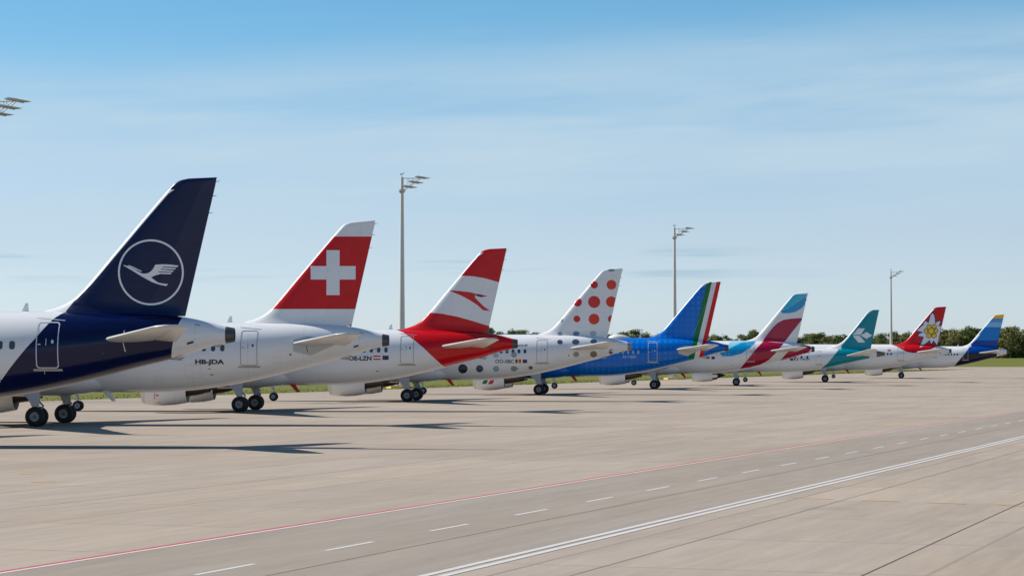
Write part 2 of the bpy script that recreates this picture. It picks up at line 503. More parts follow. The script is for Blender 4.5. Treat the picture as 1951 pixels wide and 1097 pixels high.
def marking_material(name, rgb, keep=0.75):
    m, t, b = newmat(name)
    P = t.nodes.new('ShaderNodeTexCoord').outputs['Object']
    w = tnoise(t, P, 3.0, 6, 0.7); w2 = tnoise(t, P, 0.25, 4, 0.6)
    k = tmap(t, tmath(t, 'ADD', tmath(t, 'MULTIPLY', w, 0.6), tmath(t, 'MULTIPLY', w2, 0.4)), 0.36, 0.56, 1 - keep, 0)
    t.links.new(tmix(t, k, rgb, (0.34, 0.30, 0.27)), b.inputs['Base Color'])
    b.inputs['Roughness'].default_value = 0.7
    return m
M['mk_white'] = marking_material('road_white_paint', (0.63, 0.60, 0.565), 0.75)
M['mk_red'] = marking_material('road_red_paint', srgb(190, 52, 60), 0.65)
M['mk_yellow'] = marking_material('apron_yellow_paint', srgb(216, 176, 92), 0.15)

r0, r1 = ground(0, 1090.5), ground(1951, 782)
rd = (r1 - r0).normalized()
r0x, r1x = r0 - rd * 160, r1 + rd * 600
nn = Vector((-rd.y, rd.x, 0))
dbl = ground(1375, 965.5)                                   # a point on the double line
wroad = -(dbl - r0).dot(nn)
road = strip('service_road', r0x, r1x, -wroad, 0.0, 0.004, M['road'], None, 30)
tag(road, 'greyer service road marked out across the apron', 'road', kind='structure')
strip('red_edge_line', r0x, r1x, 0.0, 0.16, 0.008, M['mk_red'], road, 60)
strip('white_edge_line', r0x, r1x, -0.13, 0.0, 0.008, M['mk_white'], road, 60)
strip('double_line', r0x, r1x, -wroad - 0.02, -wroad + 0.16, 0.008, M['mk_white'], road, 60)
strip('double_line', r0x, r1x, -wroad - 0.36, -wroad - 0.18, 0.008, M['mk_white'], road, 60)
cl = ground(372, 1095); wc = (cl - r0).dot(nn)
p0 = cl - nn * ((cl - r0).dot(nn)) ; s0 = (p0 - r0).dot(rd)
for k in range(-8, 60):
    a = r0 + rd * (s0 + k * 6.0)
    strip('centre_dash', a, a + rd * 2.55, wc - 0.06, wc + 0.07, 0.008, M['mk_white'], road)
M['joint'] = plain('joint_sealant', (0.17, 0.145, 0.12), 0.8, wear=0.3, scale=2)
def joint(p, q, w):
    a, b = ground(*p), ground(*q); d = (b - a).normalized()
    strip('expansion_joint', a - d * 60, b + d * 200, -w / 2, w / 2, 0.0075, M['joint'], ap, 30)
joint((1640, 1097), (1951, 955), 0.035)
joint((1300, 1037), (1650, 940), 0.022)
joint((8, 971), (506, 914), 0.03)
wj = (ground(680, 1062) - r0).dot(nn)
strip('expansion_joint', r0x, r1x, wj - 0.02, wj + 0.02, 0.0075, M['joint'], road, 30)
for (u0, v0), (u1, v1), w in (((1512, 948), (1585, 950.5), .16), ((1640, 952.5), (1710, 955), .16), ((1768, 957), (1838, 959.5), .16), ((1900, 961.5), (1975, 964.5), .16),
                              ((35, 902.5), (82, 901.5), .35), ((58, 917.5), (105, 917), .2), ((1908, 746), (1990, 744.5), .5)):
    strip('yellow_marking', ground(u0, v0), ground(u1, v1), -w / 2, w / 2, 0.0075, M['mk_yellow'], ap)

# tufts of longer grass along the apron edge
def tufts():
    rng = random.Random(3)
    v, f = [], []
    n = Vector((-ed.y, ed.x, 0))
    for i in range(16000):
        s = rng.uniform(-120, 620); w = abs(rng.gauss(0, 1)) * 7 + rng.uniform(-0.5, 0.5)
        p = ea + ed * s + n * w
        h = rng.uniform(0.03, 0.13); bw = rng.uniform(0.02, 0.08); a = rng.uniform(0, math.pi)
        dx, dy = math.cos(a) * bw, math.sin(a) * bw; lx, ly = rng.uniform(-.1, .1), rng.uniform(-.1, .1)
        b = len(v)
        v += [(p.x - dx, p.y - dy, -0.01), (p.x + dx, p.y + dy, -0.01), (p.x + lx, p.y + ly, h)]
        f.append((b, b + 1, b + 2))
    return mesh_from('grass_tufts', v, f, False, recalc=False)
M['tuft'] = plain('tuft_green', (0.14, 0.165, 0.026), 0.9, wear=0.3, scale=0.5)
tag(put('grass_tufts', tufts(), M['tuft']), 'tufts of longer green grass along the apron edge', 'grass', kind='stuff')

# ------------------------------------------------------------------ aircraft shapes
def pchip(pts):
    pts = sorted(pts); x = [p[0] for p in pts]; y = [p[1] for p in pts]; n = len(x)
    h = [x[i + 1] - x[i] for i in range(n - 1)]; d = [(y[i + 1] - y[i]) / h[i] for i in range(n - 1)]
    m = [d[0]] + [0 if d[i - 1] * d[i] <= 0 else 2 / (1 / d[i - 1] + 1 / d[i]) for i in range(1, n - 1)] + [d[-1]]
    def f(q):
        if q <= x[0]: return y[0]
        if q >= x[-1]: return y[-1]
        i = max(k for k in range(n - 1) if x[k] <= q)
        t = (q - x[i]) / h[i]
        return (2 * t**3 - 3 * t**2 + 1) * y[i] + (t**3 - 2 * t**2 + t) * h[i] * m[i] + (-2 * t**3 + 3 * t**2) * y[i + 1] + (t**3 - t**2) * h[i] * m[i + 1]
    return f

def naca(t, th):
    return 5 * th * (0.2969 * math.sqrt(max(t, 0)) - 0.1260 * t - 0.3516 * t * t + 0.2843 * t**3 - 0.1015 * t**4)

A320 = dict(
    length=37.57, end=37.2, gear_x=17.71, gear_y=3.8, nose_x=5.07, tyre=0.57, wheel_gap=0.46,
    top=[(0, 3.45), (0.3, 3.85), (1.0, 4.35), (2.0, 4.85), (3.0, 5.45), (4.2, 5.82), (6, 5.98), (8, 6.0), (28, 6.0), (32, 5.96), (34, 5.87), (35.3, 5.73), (36.4, 5.53), (36.9, 5.39), (37.2, 5.31), (37.57, 5.25)],
    bot=[(0, 3.35), (0.3, 2.95), (1.0, 2.55), (2.0, 2.2), (3.5, 1.95), (6, 1.87), (23, 1.90), (25, 1.95), (26, 2.02), (27.1, 2.15), (28.8, 2.42), (31.4, 3.0), (33.58, 3.575), (34.7, 3.85), (35.9, 4.23), (36.97, 4.53), (37.57, 4.62)],
    wid=[(0, 0.1), (0.3, 0.9), (1.0, 1.75), (2.0, 2.6), (3.5, 3.4), (5.5, 3.9), (7, 3.95), (25, 3.95), (27, 3.87), (29, 3.62), (31, 3.15), (33, 2.5), (35, 1.75), (36.5, 1.1), (37.2, 0.72), (37.57, 0.62)],
    fin_le=[(5.2, 27.9), (5.9, 28.7), (6.02, 29.1), (6.12, 29.5), (6.30, 29.98), (6.57, 30.42), (6.87, 30.74), (8.5, 32.13), (11.45, 34.66), (11.68, 34.88), (11.82, 35.15), (11.895, 35.5)],
    fin_te=[(5.2, 35.24), (11.895, 36.76)], fin_top=11.895, fin_rise=0.05, hinge=0.68, fin_th=0.105, fin_base=6.05,
    fin_levels=[5.2, 5.6, 5.9, 6.0, 6.06, 6.12, 6.2, 6.3, 6.42, 6.57, 6.7, 6.87, 7.2, 7.8, 8.5, 9.2, 10.0, 10.8, 11.3, 11.55, 11.68, 11.76, 11.82, 11.87, 11.895],
    stab=dict(root_y=0.55, root_le=31.55, root_te=35.0, root_z=4.70, tip_y=6.22, tip_le=35.15, tip_te=36.55, tip_z=5.26),
    wing=[(1.4, 11.6, 18.5, 2.75), (1.98, 11.9, 18.45, 2.78), (6.4, 14.2, 18.6, 3.1), (12, 17.15, 19.9, 3.62), (16.6, 19.6, 21.2, 4.05)],
    shark=[(16.6, 19.6, 21.2, 4.05), (17.1, 19.95, 21.4, 4.16), (17.45, 20.4, 21.6, 4.42), (17.65, 20.8, 21.8, 4.95), (17.85, 21.4, 22.0, 6.0), (17.88, 21.6, 22.05, 6.12)],
    eng=dict(y=5.75, z=1.78, prof=[(11.12, 0.98), (11.03, 1.06), (11.1, 1.13), (11.35, 1.19), (11.9, 1.25), (12.6, 1.27), (13.4, 1.22), (14.25, 1.07)],
             core=[(13.6, 0.66), (14.2, 0.64), (14.9, 0.54), (15.4, 0.43)], noz=[(15.35, 0.41), (15.85, 0.32)], plug=[(15.3, 0.24), (15.8, 0.2), (16.4, 0.02)], lip_to=11.35, fan_x=11.7),
    fairing=(9.0, 21.9, 1.66, 2.16), door=(29.09, 30.06, 3.47, 5.50), win_z=4.48, win_x=28.06, win_p=0.533, antenna=28.2)
E195 = dict(A320)
E195.update(
    length=38.65, end=37.55, gear_x=18.0, gear_y=2.97, nose_x=3.6, tyre=0.53, wheel_gap=0.36,
    top=[(0, 3.0), (0.3, 3.35), (1.0, 3.8), (2.0, 4.3), (3.2, 4.85), (4.5, 5.1), (6, 5.2), (28, 5.2), (33, 5.16), (35.5, 5.06), (37, 4.92), (38.2, 4.76), (38.65, 4.70)],
    bot=[(0, 2.9), (0.3, 2.6), (1.0, 2.25), (2.0, 2.0), (4, 1.87), (6, 1.85), (24, 1.86), (27, 1.98), (29.75, 2.27), (33, 3.0), (36, 3.68), (38.2, 4.08), (38.65, 4.18)],
    wid=[(0, 0.1), (0.3, 0.8), (1.0, 1.5), (2.0, 2.2), (4, 2.9), (6, 3.01), (25, 3.01), (28, 2.9), (31, 2.5), (34, 1.85), (36.5, 1.2), (38.2, 0.66), (38.65, 0.52)],
    fin_le=[(4.6, 29.5), (5.15, 30.3), (5.3, 30.9), (5.55, 31.7), (5.9, 32.45), (6.25, 32.95), (10.2, 36.3), (10.42, 36.5), (10.57, 36.95)],
    fin_te=[(4.6, 36.62), (10.57, 37.92)], fin_top=10.57, fin_rise=0.0, fin_base=5.25,
    fin_levels=[4.6, 4.9, 5.15, 5.22, 5.3, 5.42, 5.55, 5.72, 5.9, 6.07, 6.25, 6.7, 7.4, 8.2, 9.0, 9.7, 10.1, 10.3, 10.42, 10.5, 10.57],
    stab=dict(root_y=0.5, root_le=33.05, root_te=36.3, root_z=4.12, tip_y=6.04, tip_le=36.15, tip_te=37.4, tip_z=5.03),
    wing=[(1.1, 11.6, 17.8, 2.3), (1.5, 11.7, 17.7, 2.33), (5.2, 13.5, 17.5, 2.7), (9, 15.2, 18.0, 3.1), (13.4, 17.1, 18.6, 3.6)],
    shark=[(13.4, 17.1, 18.6, 3.6), (13.9, 17.5, 18.8, 3.75), (14.2, 18.0, 19.1, 4.2), (14.4, 18.7, 19.5, 5.2)],
    eng=dict(y=4.3, z=1.42, prof=[(11.98, 0.70), (11.9, 0.76), (11.97, 0.80), (12.15, 0.84), (12.6, 0.88), (13.4, 0.88), (14.0, 0.83), (14.7, 0.76)],
             core=[(14.5, 0.68), (14.9, 0.64), (15.25, 0.56)], noz=[(15.2, 0.54), (15.4, 0.5)], plug=[(15.1, 0.46), (15.7, 0.3), (16.45, 0.02)], lip_to=12.15, fan_x=12.4),
    fairing=(10.0, 20.6, 1.68, 1.75), door=(29.1, 29.85, 3.0, 4.72), win_z=3.95, win_x=27.9, win_p=0.82, antenna=28.6)

def build_shapes(T):
    """all shared meshes of one aircraft type, in station coordinates shifted so that the main gear is at x = 0"""
    S = {}
    def done(mb, name, sharp=35.0):
        g = (list(mb.v), list(mb.f))
        mb.shift(-XG)
        S[name] = mb.mesh(name, True, sharp)
        S[name + '_geo'] = g
    XG = XREF
    top, bot, wid = pchip(T['top']), pchip(T['bot']), pchip(T['wid'])
    def ring(x, n=80):
        t, b, w = top(x), bot(x), wid(x)
        zc, hh, hw = (t + b) / 2, (t - b) / 2, w / 2
        return [(x, hw * math.sin(2 * math.pi * i / n), zc + hh * math.cos(2 * math.pi * i / n)) for i in range(n)]
    xs = [0, 0.08, 0.2, 0.4, 0.7, 1.0, 1.4, 1.9, 2.5, 3.2, 4, 5, 6, 7, 9, 12, 15, 18, 20, 22, 24]
    q = 25.0
    while q < T['end'] - 0.2: xs.append(q); q += 0.2
    xs.append(T['end'])
    m = MB(); m.loft([ring(x) for x in xs], True, True); done(m, 'fuselage', 50)
    # APU exhaust: a short open pipe
    m = MB(); e0, e1 = T['end'] - 0.004, T['length']
    def sc(r, k): 
        cy = sum(p[1] for p in r) / len(r); cz = sum(p[2] for p in r) / len(r)
        return [(p[0], cy + (p[1] - cy) * k, cz + (p[2] - cz) * k) for p in r]
    ro, r1, r2 = ring(e0, 40), ring(e1, 40), [(e1 - 0.3, p[1], p[2]) for p in sc(ring(e1, 40), 0.78)]
    m.loft([sc(ro, 1.012), r1, sc(r1, 0.86), r2], False, True); done(m, 'apu_exhaust', 30)
    # belly fairing
    fx0, fx1, fz, fw = T['fairing']; m = MB(); rr = []
    for i in range(27):
        u = i / 26.0; x = fx0 + (fx1 - fx0) * u
        k = math.sqrt(max(0, 1 - abs(2 * u - 1) ** 3.2))
        zb = bot(x) + 0.9; hz = (bot(x) + 0.9 - fz) * k + 0.001
        pts = []
        for a in range(25):
            t = math.pi * a / 24
            pts.append((x, -fw * k * math.copysign(abs(math.cos(t)) ** 0.8, math.cos(t)), zb - hz * abs(math.sin(t)) ** 0.75))
        pts.append((x, 0, zb + 0.3 * k))
        rr.append(pts)
    m.loft(rr); done(m, 'belly_fairing', 40)
    # fin and rudder
    le, te = pchip(T['fin_le']), pchip(T['fin_te'])
    def finring(z, f0, f1, n=14):
        a, b = le(z), te(z); c = b - a
        fil = 0.30 * max(0, (T['fin_base'] + 0.35 - z) / 0.9) ** 2
        capk = math.sqrt(max(0.0, 1 - max(0, (z - (T['fin_top'] - 0.12)) / 0.12) ** 2)) * 0.97 + 0.03
        fr = [f0 + (f1 - f0) * (1 - math.cos(math.pi * i / (n - 1))) / 2 if f0 == 0 else f0 + (f1 - f0) * i / (n - 1) for i in range(n)]
        def half(t): return (naca(t, T['fin_th']) * c * 1.0 + fil * (4 * t * (1 - t)) ** 0.5) * capk + 0.004
        zz = lambda t: z + (T['fin_rise'] * t if z > T['fin_top'] - 0.2 else 0)
        return [(a + c * t, -half(t), zz(t)) for t in fr] + [(a + c * t, half(t), zz(t)) for t in reversed(fr)]
    m = MB(); m.loft([finring(z, 0, T['hinge']) for z in T['fin_levels']]); done(m, 'fin', 40)
    m = MB(); rb = T['fin_base'] - 0.28
    m.loft([finring(z, T['hinge'] + 0.0012, 1.0) for z in [rb] + [z for z in T['fin_levels'] if z > rb + 0.05]]); done(m, 'rudder', 40)
    m = MB(); m.loft([finring(z, 0, 1.0, 22) for z in T['fin_levels']]); S['fin_whole_geo'] = (list(m.v), list(m.f))
    # tailplane: stabiliser and drooped elevator
    s = T['stab']
    for side, nm in ((-1, 'port'), (1, 'starboard')):
        def sec(k, f0, f1, droop=0.0, n=12):
            y = s['root_y'] + (s['tip_y'] - s['root_y']) * min(k, 1.0)
            a = s['root_le'] + (s['tip_le'] - s['root_le']) * k; b = s['root_te'] + (s['tip_te'] - s['root_te']) * k
            if k > 0.965: a += (k - 0.965) * 9
            z = s['root_z'] + (s['tip_z'] - s['root_z']) * k; c = b - a
            fr = [f0 + (f1 - f0) * (1 - math.cos(math.pi * i / (n - 1))) / 2 if f0 == 0 else f0 + (f1 - f0) * i / (n - 1) for i in range(n)]
            hx = a + c * f0
            out = []
            for sg, seq in ((1, fr), (-1, list(reversed(fr)))):
                for t in seq:
                    px, pz = a + c * t, sg * (naca(t, 0.10) * c + 0.004)
                    pz += 0.035 * c * (t - 0.3)  # parked trim, nose up a little
                    if droop:
                        dx = px - hx; px, pz = hx + dx * math.cos(droop), pz - dx * math.sin(droop)
                    out.append((px, side * y, z + pz))
            return out
        ks = [0, 0.1, 0.3, 0.55, 0.8, 0.94, 0.97, 0.99, 1.0]
        m = MB(); m.loft([sec(k, 0, 0.69) for k in ks]); done(m, 'stabiliser_' + nm, 40)
        m = MB(); m.loft([sec(k, 0.698, 1.0, R(13)) for k in [0.12, 0.3, 0.55, 0.8, 0.94, 0.985]]); done(m, 'elevator_' + nm, 40)
        # wing
        def wsec(y, a, b, z, th, lean=0.0, n=12):
            fr = [(1 - math.cos(math.pi * i / (n - 1))) / 2 for i in range(n)]
            c = b - a; o = []
            for sg, seq in ((1, fr), (-1, list(reversed(fr)))):
                for t in seq:
                    h = sg * (naca(t, th) * c + 0.004) + 0.02 * c * 4 * t * (1 - t)
                    o.append((a + c * t, side * (y - h * math.sin(lean)), z + h * math.cos(lean) - 0.03 * c * (t - 0.3)))
            return o
        m = MB(); m.loft([wsec(y, a, b, z, 0.14 - 0.03 * min(1, y / 12)) for y, a, b, z in T['wing']]); done(m, 'wing_' + nm, 40)
        m = MB(); sh = T['shark']; m.loft([wsec(y, a, b, z, 0.09, R(80) * i / (len(sh) - 1) ** 1) for i, (y, a, b, z) in enumerate(sh)]); done(m, 'winglet_' + nm, 40)
        for i, yy in enumerate((4.2, 8.2, 12.4) if T is A320 else (3.6, 6.6, 10.0)):
            w = T['wing']; j = max(k for k in range(len(w) - 1) if w[k][0] <= yy); q = (yy - w[j][0]) / (w[j + 1][0] - w[j][0])
            bx = w[j][2] + (w[j + 1][2] - w[j][2]) * q; bz = w[j][3] + (w[j + 1][3] - w[j][3]) * q - 0.22
            m = MB(); m.lathe([(-2.4, 0.01), (-1.9, 0.13), (-1.0, 0.2), (0, 0.2), (0.7, 0.11), (1.15, 0.01)], (bx, side * yy, bz), 'x', 14, sy=0.8, sz=1.3); done(m, 'flap_fairing_%d_%s' % (i, nm))
        # engine
        E_ = T['eng']; c = (0, side * E_['y'], E_['z'])
        outer = [p for p in E_['prof'] if p[0] >= E_['lip_to'] - 1e-6 or False]
        m = MB(); pr = outer + [(outer[-1][0] - 0.002, outer[-1][1] - 0.04), (outer[-1][0] - 0.5, outer[-1][1] - 0.09)]
        m.lathe(pr, c, 'x', 56); done(m, 'nacelle_' + nm, 30)
        lipp = [(E_['fan_x'], E_['prof'][0][1] - 0.01)] + [p for p in E_['prof'] if p not in outer] + [outer[0]]
        # inlet lip: dense round nose from the profile
        lp = pchip([(i, p[0]) for i, p in enumerate(lipp)]); lr = pchip([(i, p[1]) for i, p in enumerate(lipp)])
        m = MB(); m.lathe([(lp(i / 4.0), lr(i / 4.0)) for i in range(4 * (len(lipp) - 1) + 1)], c, 'x', 56); done(m, 'inlet_lip_' + nm, 60)
        m = MB(); r = E_['prof'][0][1] - 0.015
        m.lathe([(E_['fan_x'] - 0.05, r), (E_['fan_x'] + 0.05, 0.22), (E_['fan_x'] - 0.15, 0.2), (E_['fan_x'] - 0.4, 0.02)], c, 'x', 40); done(m, 'fan_' + nm)
        m = MB(); m.lathe(E_['core'] + [(E_['core'][-1][0] - 0.02, E_['core'][-1][1] - 0.03)], c, 'x', 40); done(m, 'core_cowl_' + nm)
        m = MB(); m.lathe(E_['noz'] + [(E_['noz'][-1][0] - 0.3, E_['noz'][-1][1] - 0.03)], c, 'x', 32); done(m, 'core_nozzle_' + nm)
        m = MB(); m.lathe(E_['plug'], c, 'x', 28); done(m, 'exhaust_plug_' + nm)
        m = MB(); xa, xb = E_['prof'][4][0], E_['plug'][-1][0] - 0.2
        zt = 3.05 if T is A320 else 2.5
        m.prism([(xa, E_['z'] + E_['prof'][5][1] - 0.06), (xa + 0.9, zt - 0.1), (xa + 2.2, zt), (xb + 0.6, zt - 0.15), (xb, E_['z'] + 0.45), (xa + 2.0, E_['z'] + 0.75)], side * E_['y'] - 0.17, side * E_['y'] + 0.17, 'y'); done(m, 'pylon_' + nm, 30)
        # main gear leg
        gx, gy, tr = T['gear_x'], side * T['gear_y'], T['tyre']
        m = MB(); m.tube((gx, gy, tr), (gx, gy, tr + 0.75), 0.075, n=14); m.tube((gx, gy, tr + 0.7), (gx + 0.02, gy, 2.75), 0.14, n=14)
        m.tube((gx, gy - T['wheel_gap'] - 0.1, tr), (gx, gy + T['wheel_gap'] + 0.1, tr), 0.07, n=12)
        m.tube((gx, gy, tr + 1.1), (gx + 0.05, gy - side * 1.3, 2.7), 0.07, n=10)
        m.prism([(gx + 0.1, tr + 0.95), (gx + 0.42, tr + 0.62), (gx + 0.1, tr + 0.08), (gx + 0.06, tr + 0.2), (gx + 0.3, tr + 0.6), (gx + 0.06, tr + 0.85)], gy - 0.05, gy + 0.05, 'y')
        m.tube((gx - 0.13, gy - side * 0.1, tr + 0.15), (gx - 0.17, gy - side * 0.06, tr + 1.5), 0.022, n=6); m.tube((gx + 0.13, gy - side * 0.12, tr + 0.9), (gx + 0.16, gy, 2.6), 0.025, n=6)
        m.tube((gx, gy, 1.9), (gx - 1.1, gy - side * 0.3, 2.65), 0.05, n=8)
        done(m, 'main_leg_' + nm)
        m = MB(); k = 1.0 if T is A320 else 0.85; yo = gy + side * (0.40 if T is A320 else 0.34)
        pl = [(gx + 0.2, 2.45), (gx - 0.85 * k, 2.45), (gx - 0.92 * k, 2.05), (gx - 0.4 * k, 1.55), (gx - 0.14, 1.02), (gx + 0.24, 1.02)]
        m.prism(pl, yo, yo + side * 0.05, 'y'); done(m, 'gear_door_' + nm, 30)
    # wheels, centred on their hub
    def wheel(r, w, name, rimr):
        hw = w / 2
        prof = []
        for i in range(17):
            t = math.pi * i / 16
            prof.append((-hw * math.cos(t), rimr + (r - rimr) * math.sin(t) ** 0.42))
        m = MB(); m.lathe(prof + [(hw * 0.8, rimr - 0.01), (-hw * 0.8, rimr - 0.01)], (0, 0, 0), 'y', 40, closed=True)
        # tread grooves
        S[name] = m.mesh(name, True, 50)
        m = MB()
        k = rimr
        m.lathe([(-hw * 0.86, k), (-hw * 0.93, k * 0.97), (-hw * 0.90, k * 0.88), (-hw * 0.62, k * 0.84), (-hw * 0.58, k * 0.52), (-hw * 0.80, k * 0.48), (-hw * 0.84, k * 0.30), (-hw * 0.94, k * 0.27), (-hw * 0.96, 0.005)], (0, 0, 0), 'y', 40)
        m.lathe([(hw * 0.86, k), (hw * 0.4, k * 0.84), (hw * 0.4, 0.005)], (0, 0, 0), 'y', 40)
        for i in range(9):
            t = 2 * math.pi * i / 9
            m.tube((k * 0.66 * math.cos(t), -hw * 0.72, k * 0.66 * math.sin(t)), (k * 0.66 * math.cos(t), -hw * 0.5, k * 0.66 * math.sin(t)), k * 0.09, n=8)
        S[name + '_rim'] = m.mesh(name + '_rim', True, 30)
        m = MB(); m.lathe([(-hw * 0.79, k * 0.46), (-hw * 0.86, k * 0.31), (-hw * 0.98, k * 0.28), (-hw * 1.0, 0.004)], (0, 0, 0), 'y', 24)
        S[name + '_hub'] = m.mesh(name + '_hub', True, 30)
        m = MB(); m.lathe([(hw * 0.42, k * 0.8), (hw * 1.15, k * 0.78), (hw * 1.15, 0.06)], (0, 0, 0), 'y', 24); S[name + '_brake'] = m.mesh(name + '_brake', True, 30)
    wheel(T['tyre'], 0.40, 'wheel', 0.275); wheel(0.38, 0.22, 'nose_wheel', 0.2)
    nxp = T['nose_x']; m = MB(); m.tube((nxp, 0, 0.38), (nxp - 0.1, 0, 2.3), 0.08, n=12); m.tube((nxp, -0.3, 0.38), (nxp, 0.3, 0.38), 0.05, n=10); m.tube((nxp, 0, 0.95), (nxp - 0.9, 0, 2.1), 0.05, n=10)
    done(m, 'nose_leg')
    for sd, nm in ((-1, 'port'), (1, 'starboard')):
        m = MB(); m.prism([(nxp - 0.2, 1.9), (nxp + 0.75, 1.9), (nxp + 0.65, 1.35), (nxp - 0.1, 1.35)], sd * 0.45, sd * 0.45 + 0.04, 'y'); done(m, 'nose_gear_door_' + nm)
    ax = T['antenna']; tz = top(ax)
    m = MB(); m.prism([(ax - 0.16, tz - 0.03), (ax + 0.02, tz + 0.36), (ax + 0.13, tz + 0.36), (ax + 0.16, tz - 0.03)], -0.02, 0.02, 'y'); done(m, 'antenna', 20)
    m = MB(); dx = 21.0; db = 1.9
    m.prism([(dx - 0.2, db + 0.1), (dx + 0.25, db + 0.1), (dx + 0.62, db - 0.5), (dx + 0.4, db - 0.52)], -0.62, -0.55, 'y'); done(m, 'drain_mast', 20)
    m = MB(); m.prism([(36.62, 4.40), (36.95, 4.52), (36.9, 4.40)], -0.03, 0.03, 'y'); done(m, 'tail_drain', 20)
    m = MB(); m.prism([(34.7, 3.86), (35.35, 3.98), (35.2, 3.80)], -0.12, 0.12, 'y'); done(m, 'tail_skid_plate', 20)
    S['top'], S['bot'], S['wid'] = top, bot, wid
    return S

SHAPES = {'A': (A320, build_shapes(A320)), 'E': (E195, build_shapes(E195))}

def geo_bvh(S, names):
    v, f = [], []
    for n in names:
        gv, gf = S[n + '_geo']; b = len(v); v += gv; f += [tuple(i + b for i in q) for q in gf]
    return BVHTree.FromPolygons([Vector(p) for p in v], f)
BVH = {k: geo_bvh(S, ['fuselage', 'fin_whole', 'nacelle_port']) for k, (T, S) in SHAPES.items()}

class Plane:
    def __init__(s, typ, tail, label, yaw):
        s.th = R(yaw)
        s.T, s.S = SHAPES[typ]; s.bvh = BVH[typ]
        ct, st = math.cos(s.th), math.sin(s.th)
        a = s.T['length'] - XREF
        s.o = Vector((tail[0] - a * ct, tail[1] + a * st, 0))
        s.root = empty('airliner', s.o, -s.th)
        tag(s.root, label, 'airliner', 'airliners parked in a row')
    def to_local(s, w):                       # world -> station coordinates
        d = w - s.o; ct, st = math.cos(s.th), math.sin(s.th)
        return Vector((d.x * ct - d.y * st + XREF, d.x * st + d.y * ct, d.z))
    def pix(s, u, v, lat=-0.1):
        """photo pixel -> station and height on this aircraft's near side"""
        c = s.to_local(Vector((0, 0, CAMH))); q = s.to_local(at_depth(u, v, 100.0))
        d = (q - c).normalized()
        h = s.bvh.ray_cast(c, d)
        if h[0] is None:
            k = (lat - c.y) / d.y; p = c + d * k
        else: p = h[0]
        return (p.x, p.z)
    def pts(s, pl, zoom=None):
        """zoom = (x0, y0, scale) of an enlarged view in which the points were read"""
        if zoom: pl = [(zoom[0] + x / zoom[2], zoom[1] + y / zoom[2]) for x, y in pl]
        return [s.pix(*p) for p in pl]
    def project(s, bm, off, step):
        xs = [v.co.x for v in bm.verts]; zs = [v.co.z for v in bm.verts]
        for ax, lo, hi in ((0, min(xs), max(xs)), (2, min(zs), max(zs))):
            q = math.floor(lo / step) * step + step
            while q < hi:
                co = [0, 0, 0]; no = [0, 0, 0]; co[ax] = q; no[ax] = 1
                bmesh.ops.bisect_plane(bm, geom=bm.verts[:] + bm.edges[:] + bm.faces[:], plane_co=co, plane_no=no, dist=1e-5)
                q += step
        dead = []
        for v in bm.verts:
            h = s.bvh.ray_cast(Vector((v.co.x, -20, v.co.z)), Vector((0, 1, 0)))
            if h[0] is None or abs(h[0].y) > 7.5: dead.append(v); continue
            n = h[1] if h[1].y < 0 else -h[1]
            v.co = h[0] + n * off
        bmesh.ops.delete(bm, geom=dead, context='VERTS')
    def decal(s, name, polys, mat, parent=None, off=0.012, step=0.13):
        bm = bmesh.new()
        for pl in polys:
            loops = pl if isinstance(pl[0][0], (tuple, list)) else [pl]
            vv = [[Vector((x, z, 0)) for x, z in lp] for lp in loops]
            flat = [v for lp in vv for v in lp]
            bv = [bm.verts.new((v.x, 0, v.y)) for v in flat]
            for t in tessellate_polygon(vv):
                try: bm.faces.new([bv[i] for i in t])
                except ValueError: pass
        s.project(bm, off, step)
        return s.finish(bm, name, mat, parent)
    def finish(s, bm, name, mat, parent):
        for v in bm.verts: v.co.x -= XREF
        bmesh.ops.recalc_face_normals(bm, faces=bm.faces)
        if bm.faces and sum(f.normal.y * f.calc_area() for f in bm.faces) > 0: bmesh.ops.reverse_faces(bm, faces=bm.faces)
        for f in bm.faces: f.smooth = True
        me = bpy.data.meshes.new(name); bm.to_mesh(me); bm.free()
        return put(name, me, mat, parent or s.root)
    def text(s, name, body, box, mat, bold=0.02, parent=None, off=0.012, slant=0.0):
        """lettering stretched to the photo rectangle box = (u0, v0, u1, v1)"""
        cu = bpy.data.curves.new('lettering', 'FONT'); cu.body = body; cu.offset = bold; cu.shear = slant; cu.resolution_u = 3
        ob = bpy.data.objects.new('lettering', cu); col.objects.link(ob)
        dg = bpy.context.evaluated_depsgraph_get(); me = bpy.data.meshes.new_from_object(ob.evaluated_get(dg))
        bpy.data.objects.remove(ob); bpy.data.curves.remove(cu)
        bm = bmesh.new(); bm.from_mesh(me); bpy.data.meshes.remove(me)
        bmesh.ops.triangulate(bm, faces=bm.faces)
        xs = [v.co.x for v in bm.verts]; ys_ = [v.co.y for v in bm.verts]; x0, x1, y0, y1 = min(xs), max(xs), min(ys_), max(ys_)
        (ax, az_), (bx, bz) = s.pix(box[0], box[3]), s.pix(box[2], box[1])
        for v in bm.verts: v.co = Vector((ax + (bx - ax) * (v.co.x - x0) / (x1 - x0), 0, az_ + (bz - az_) * (v.co.y - y0) / (y1 - y0)))
        s.project(bm, off, 0.15)
        return s.finish(bm, name, mat, parent or s.fus)
    def rect(s, name, box, mat, parent=None, off=0.012):
        u0, v0, u1, v1 = box
        return s.decal(name, [s.pts([(u0, v0), (u1, v0), (u1, v1), (u0, v1)])], mat, parent or s.fus, off)
    def disc(s, name, u, v, r, mat, parent=None, off=0.012, rv=None, n=36):
        return s.decal(name, [s.pts([(u + r * math.cos(2 * math.pi * i / n), v + (rv or r) * math.sin(2 * math.pi * i / n)) for i in range(n)])], mat, parent, off)
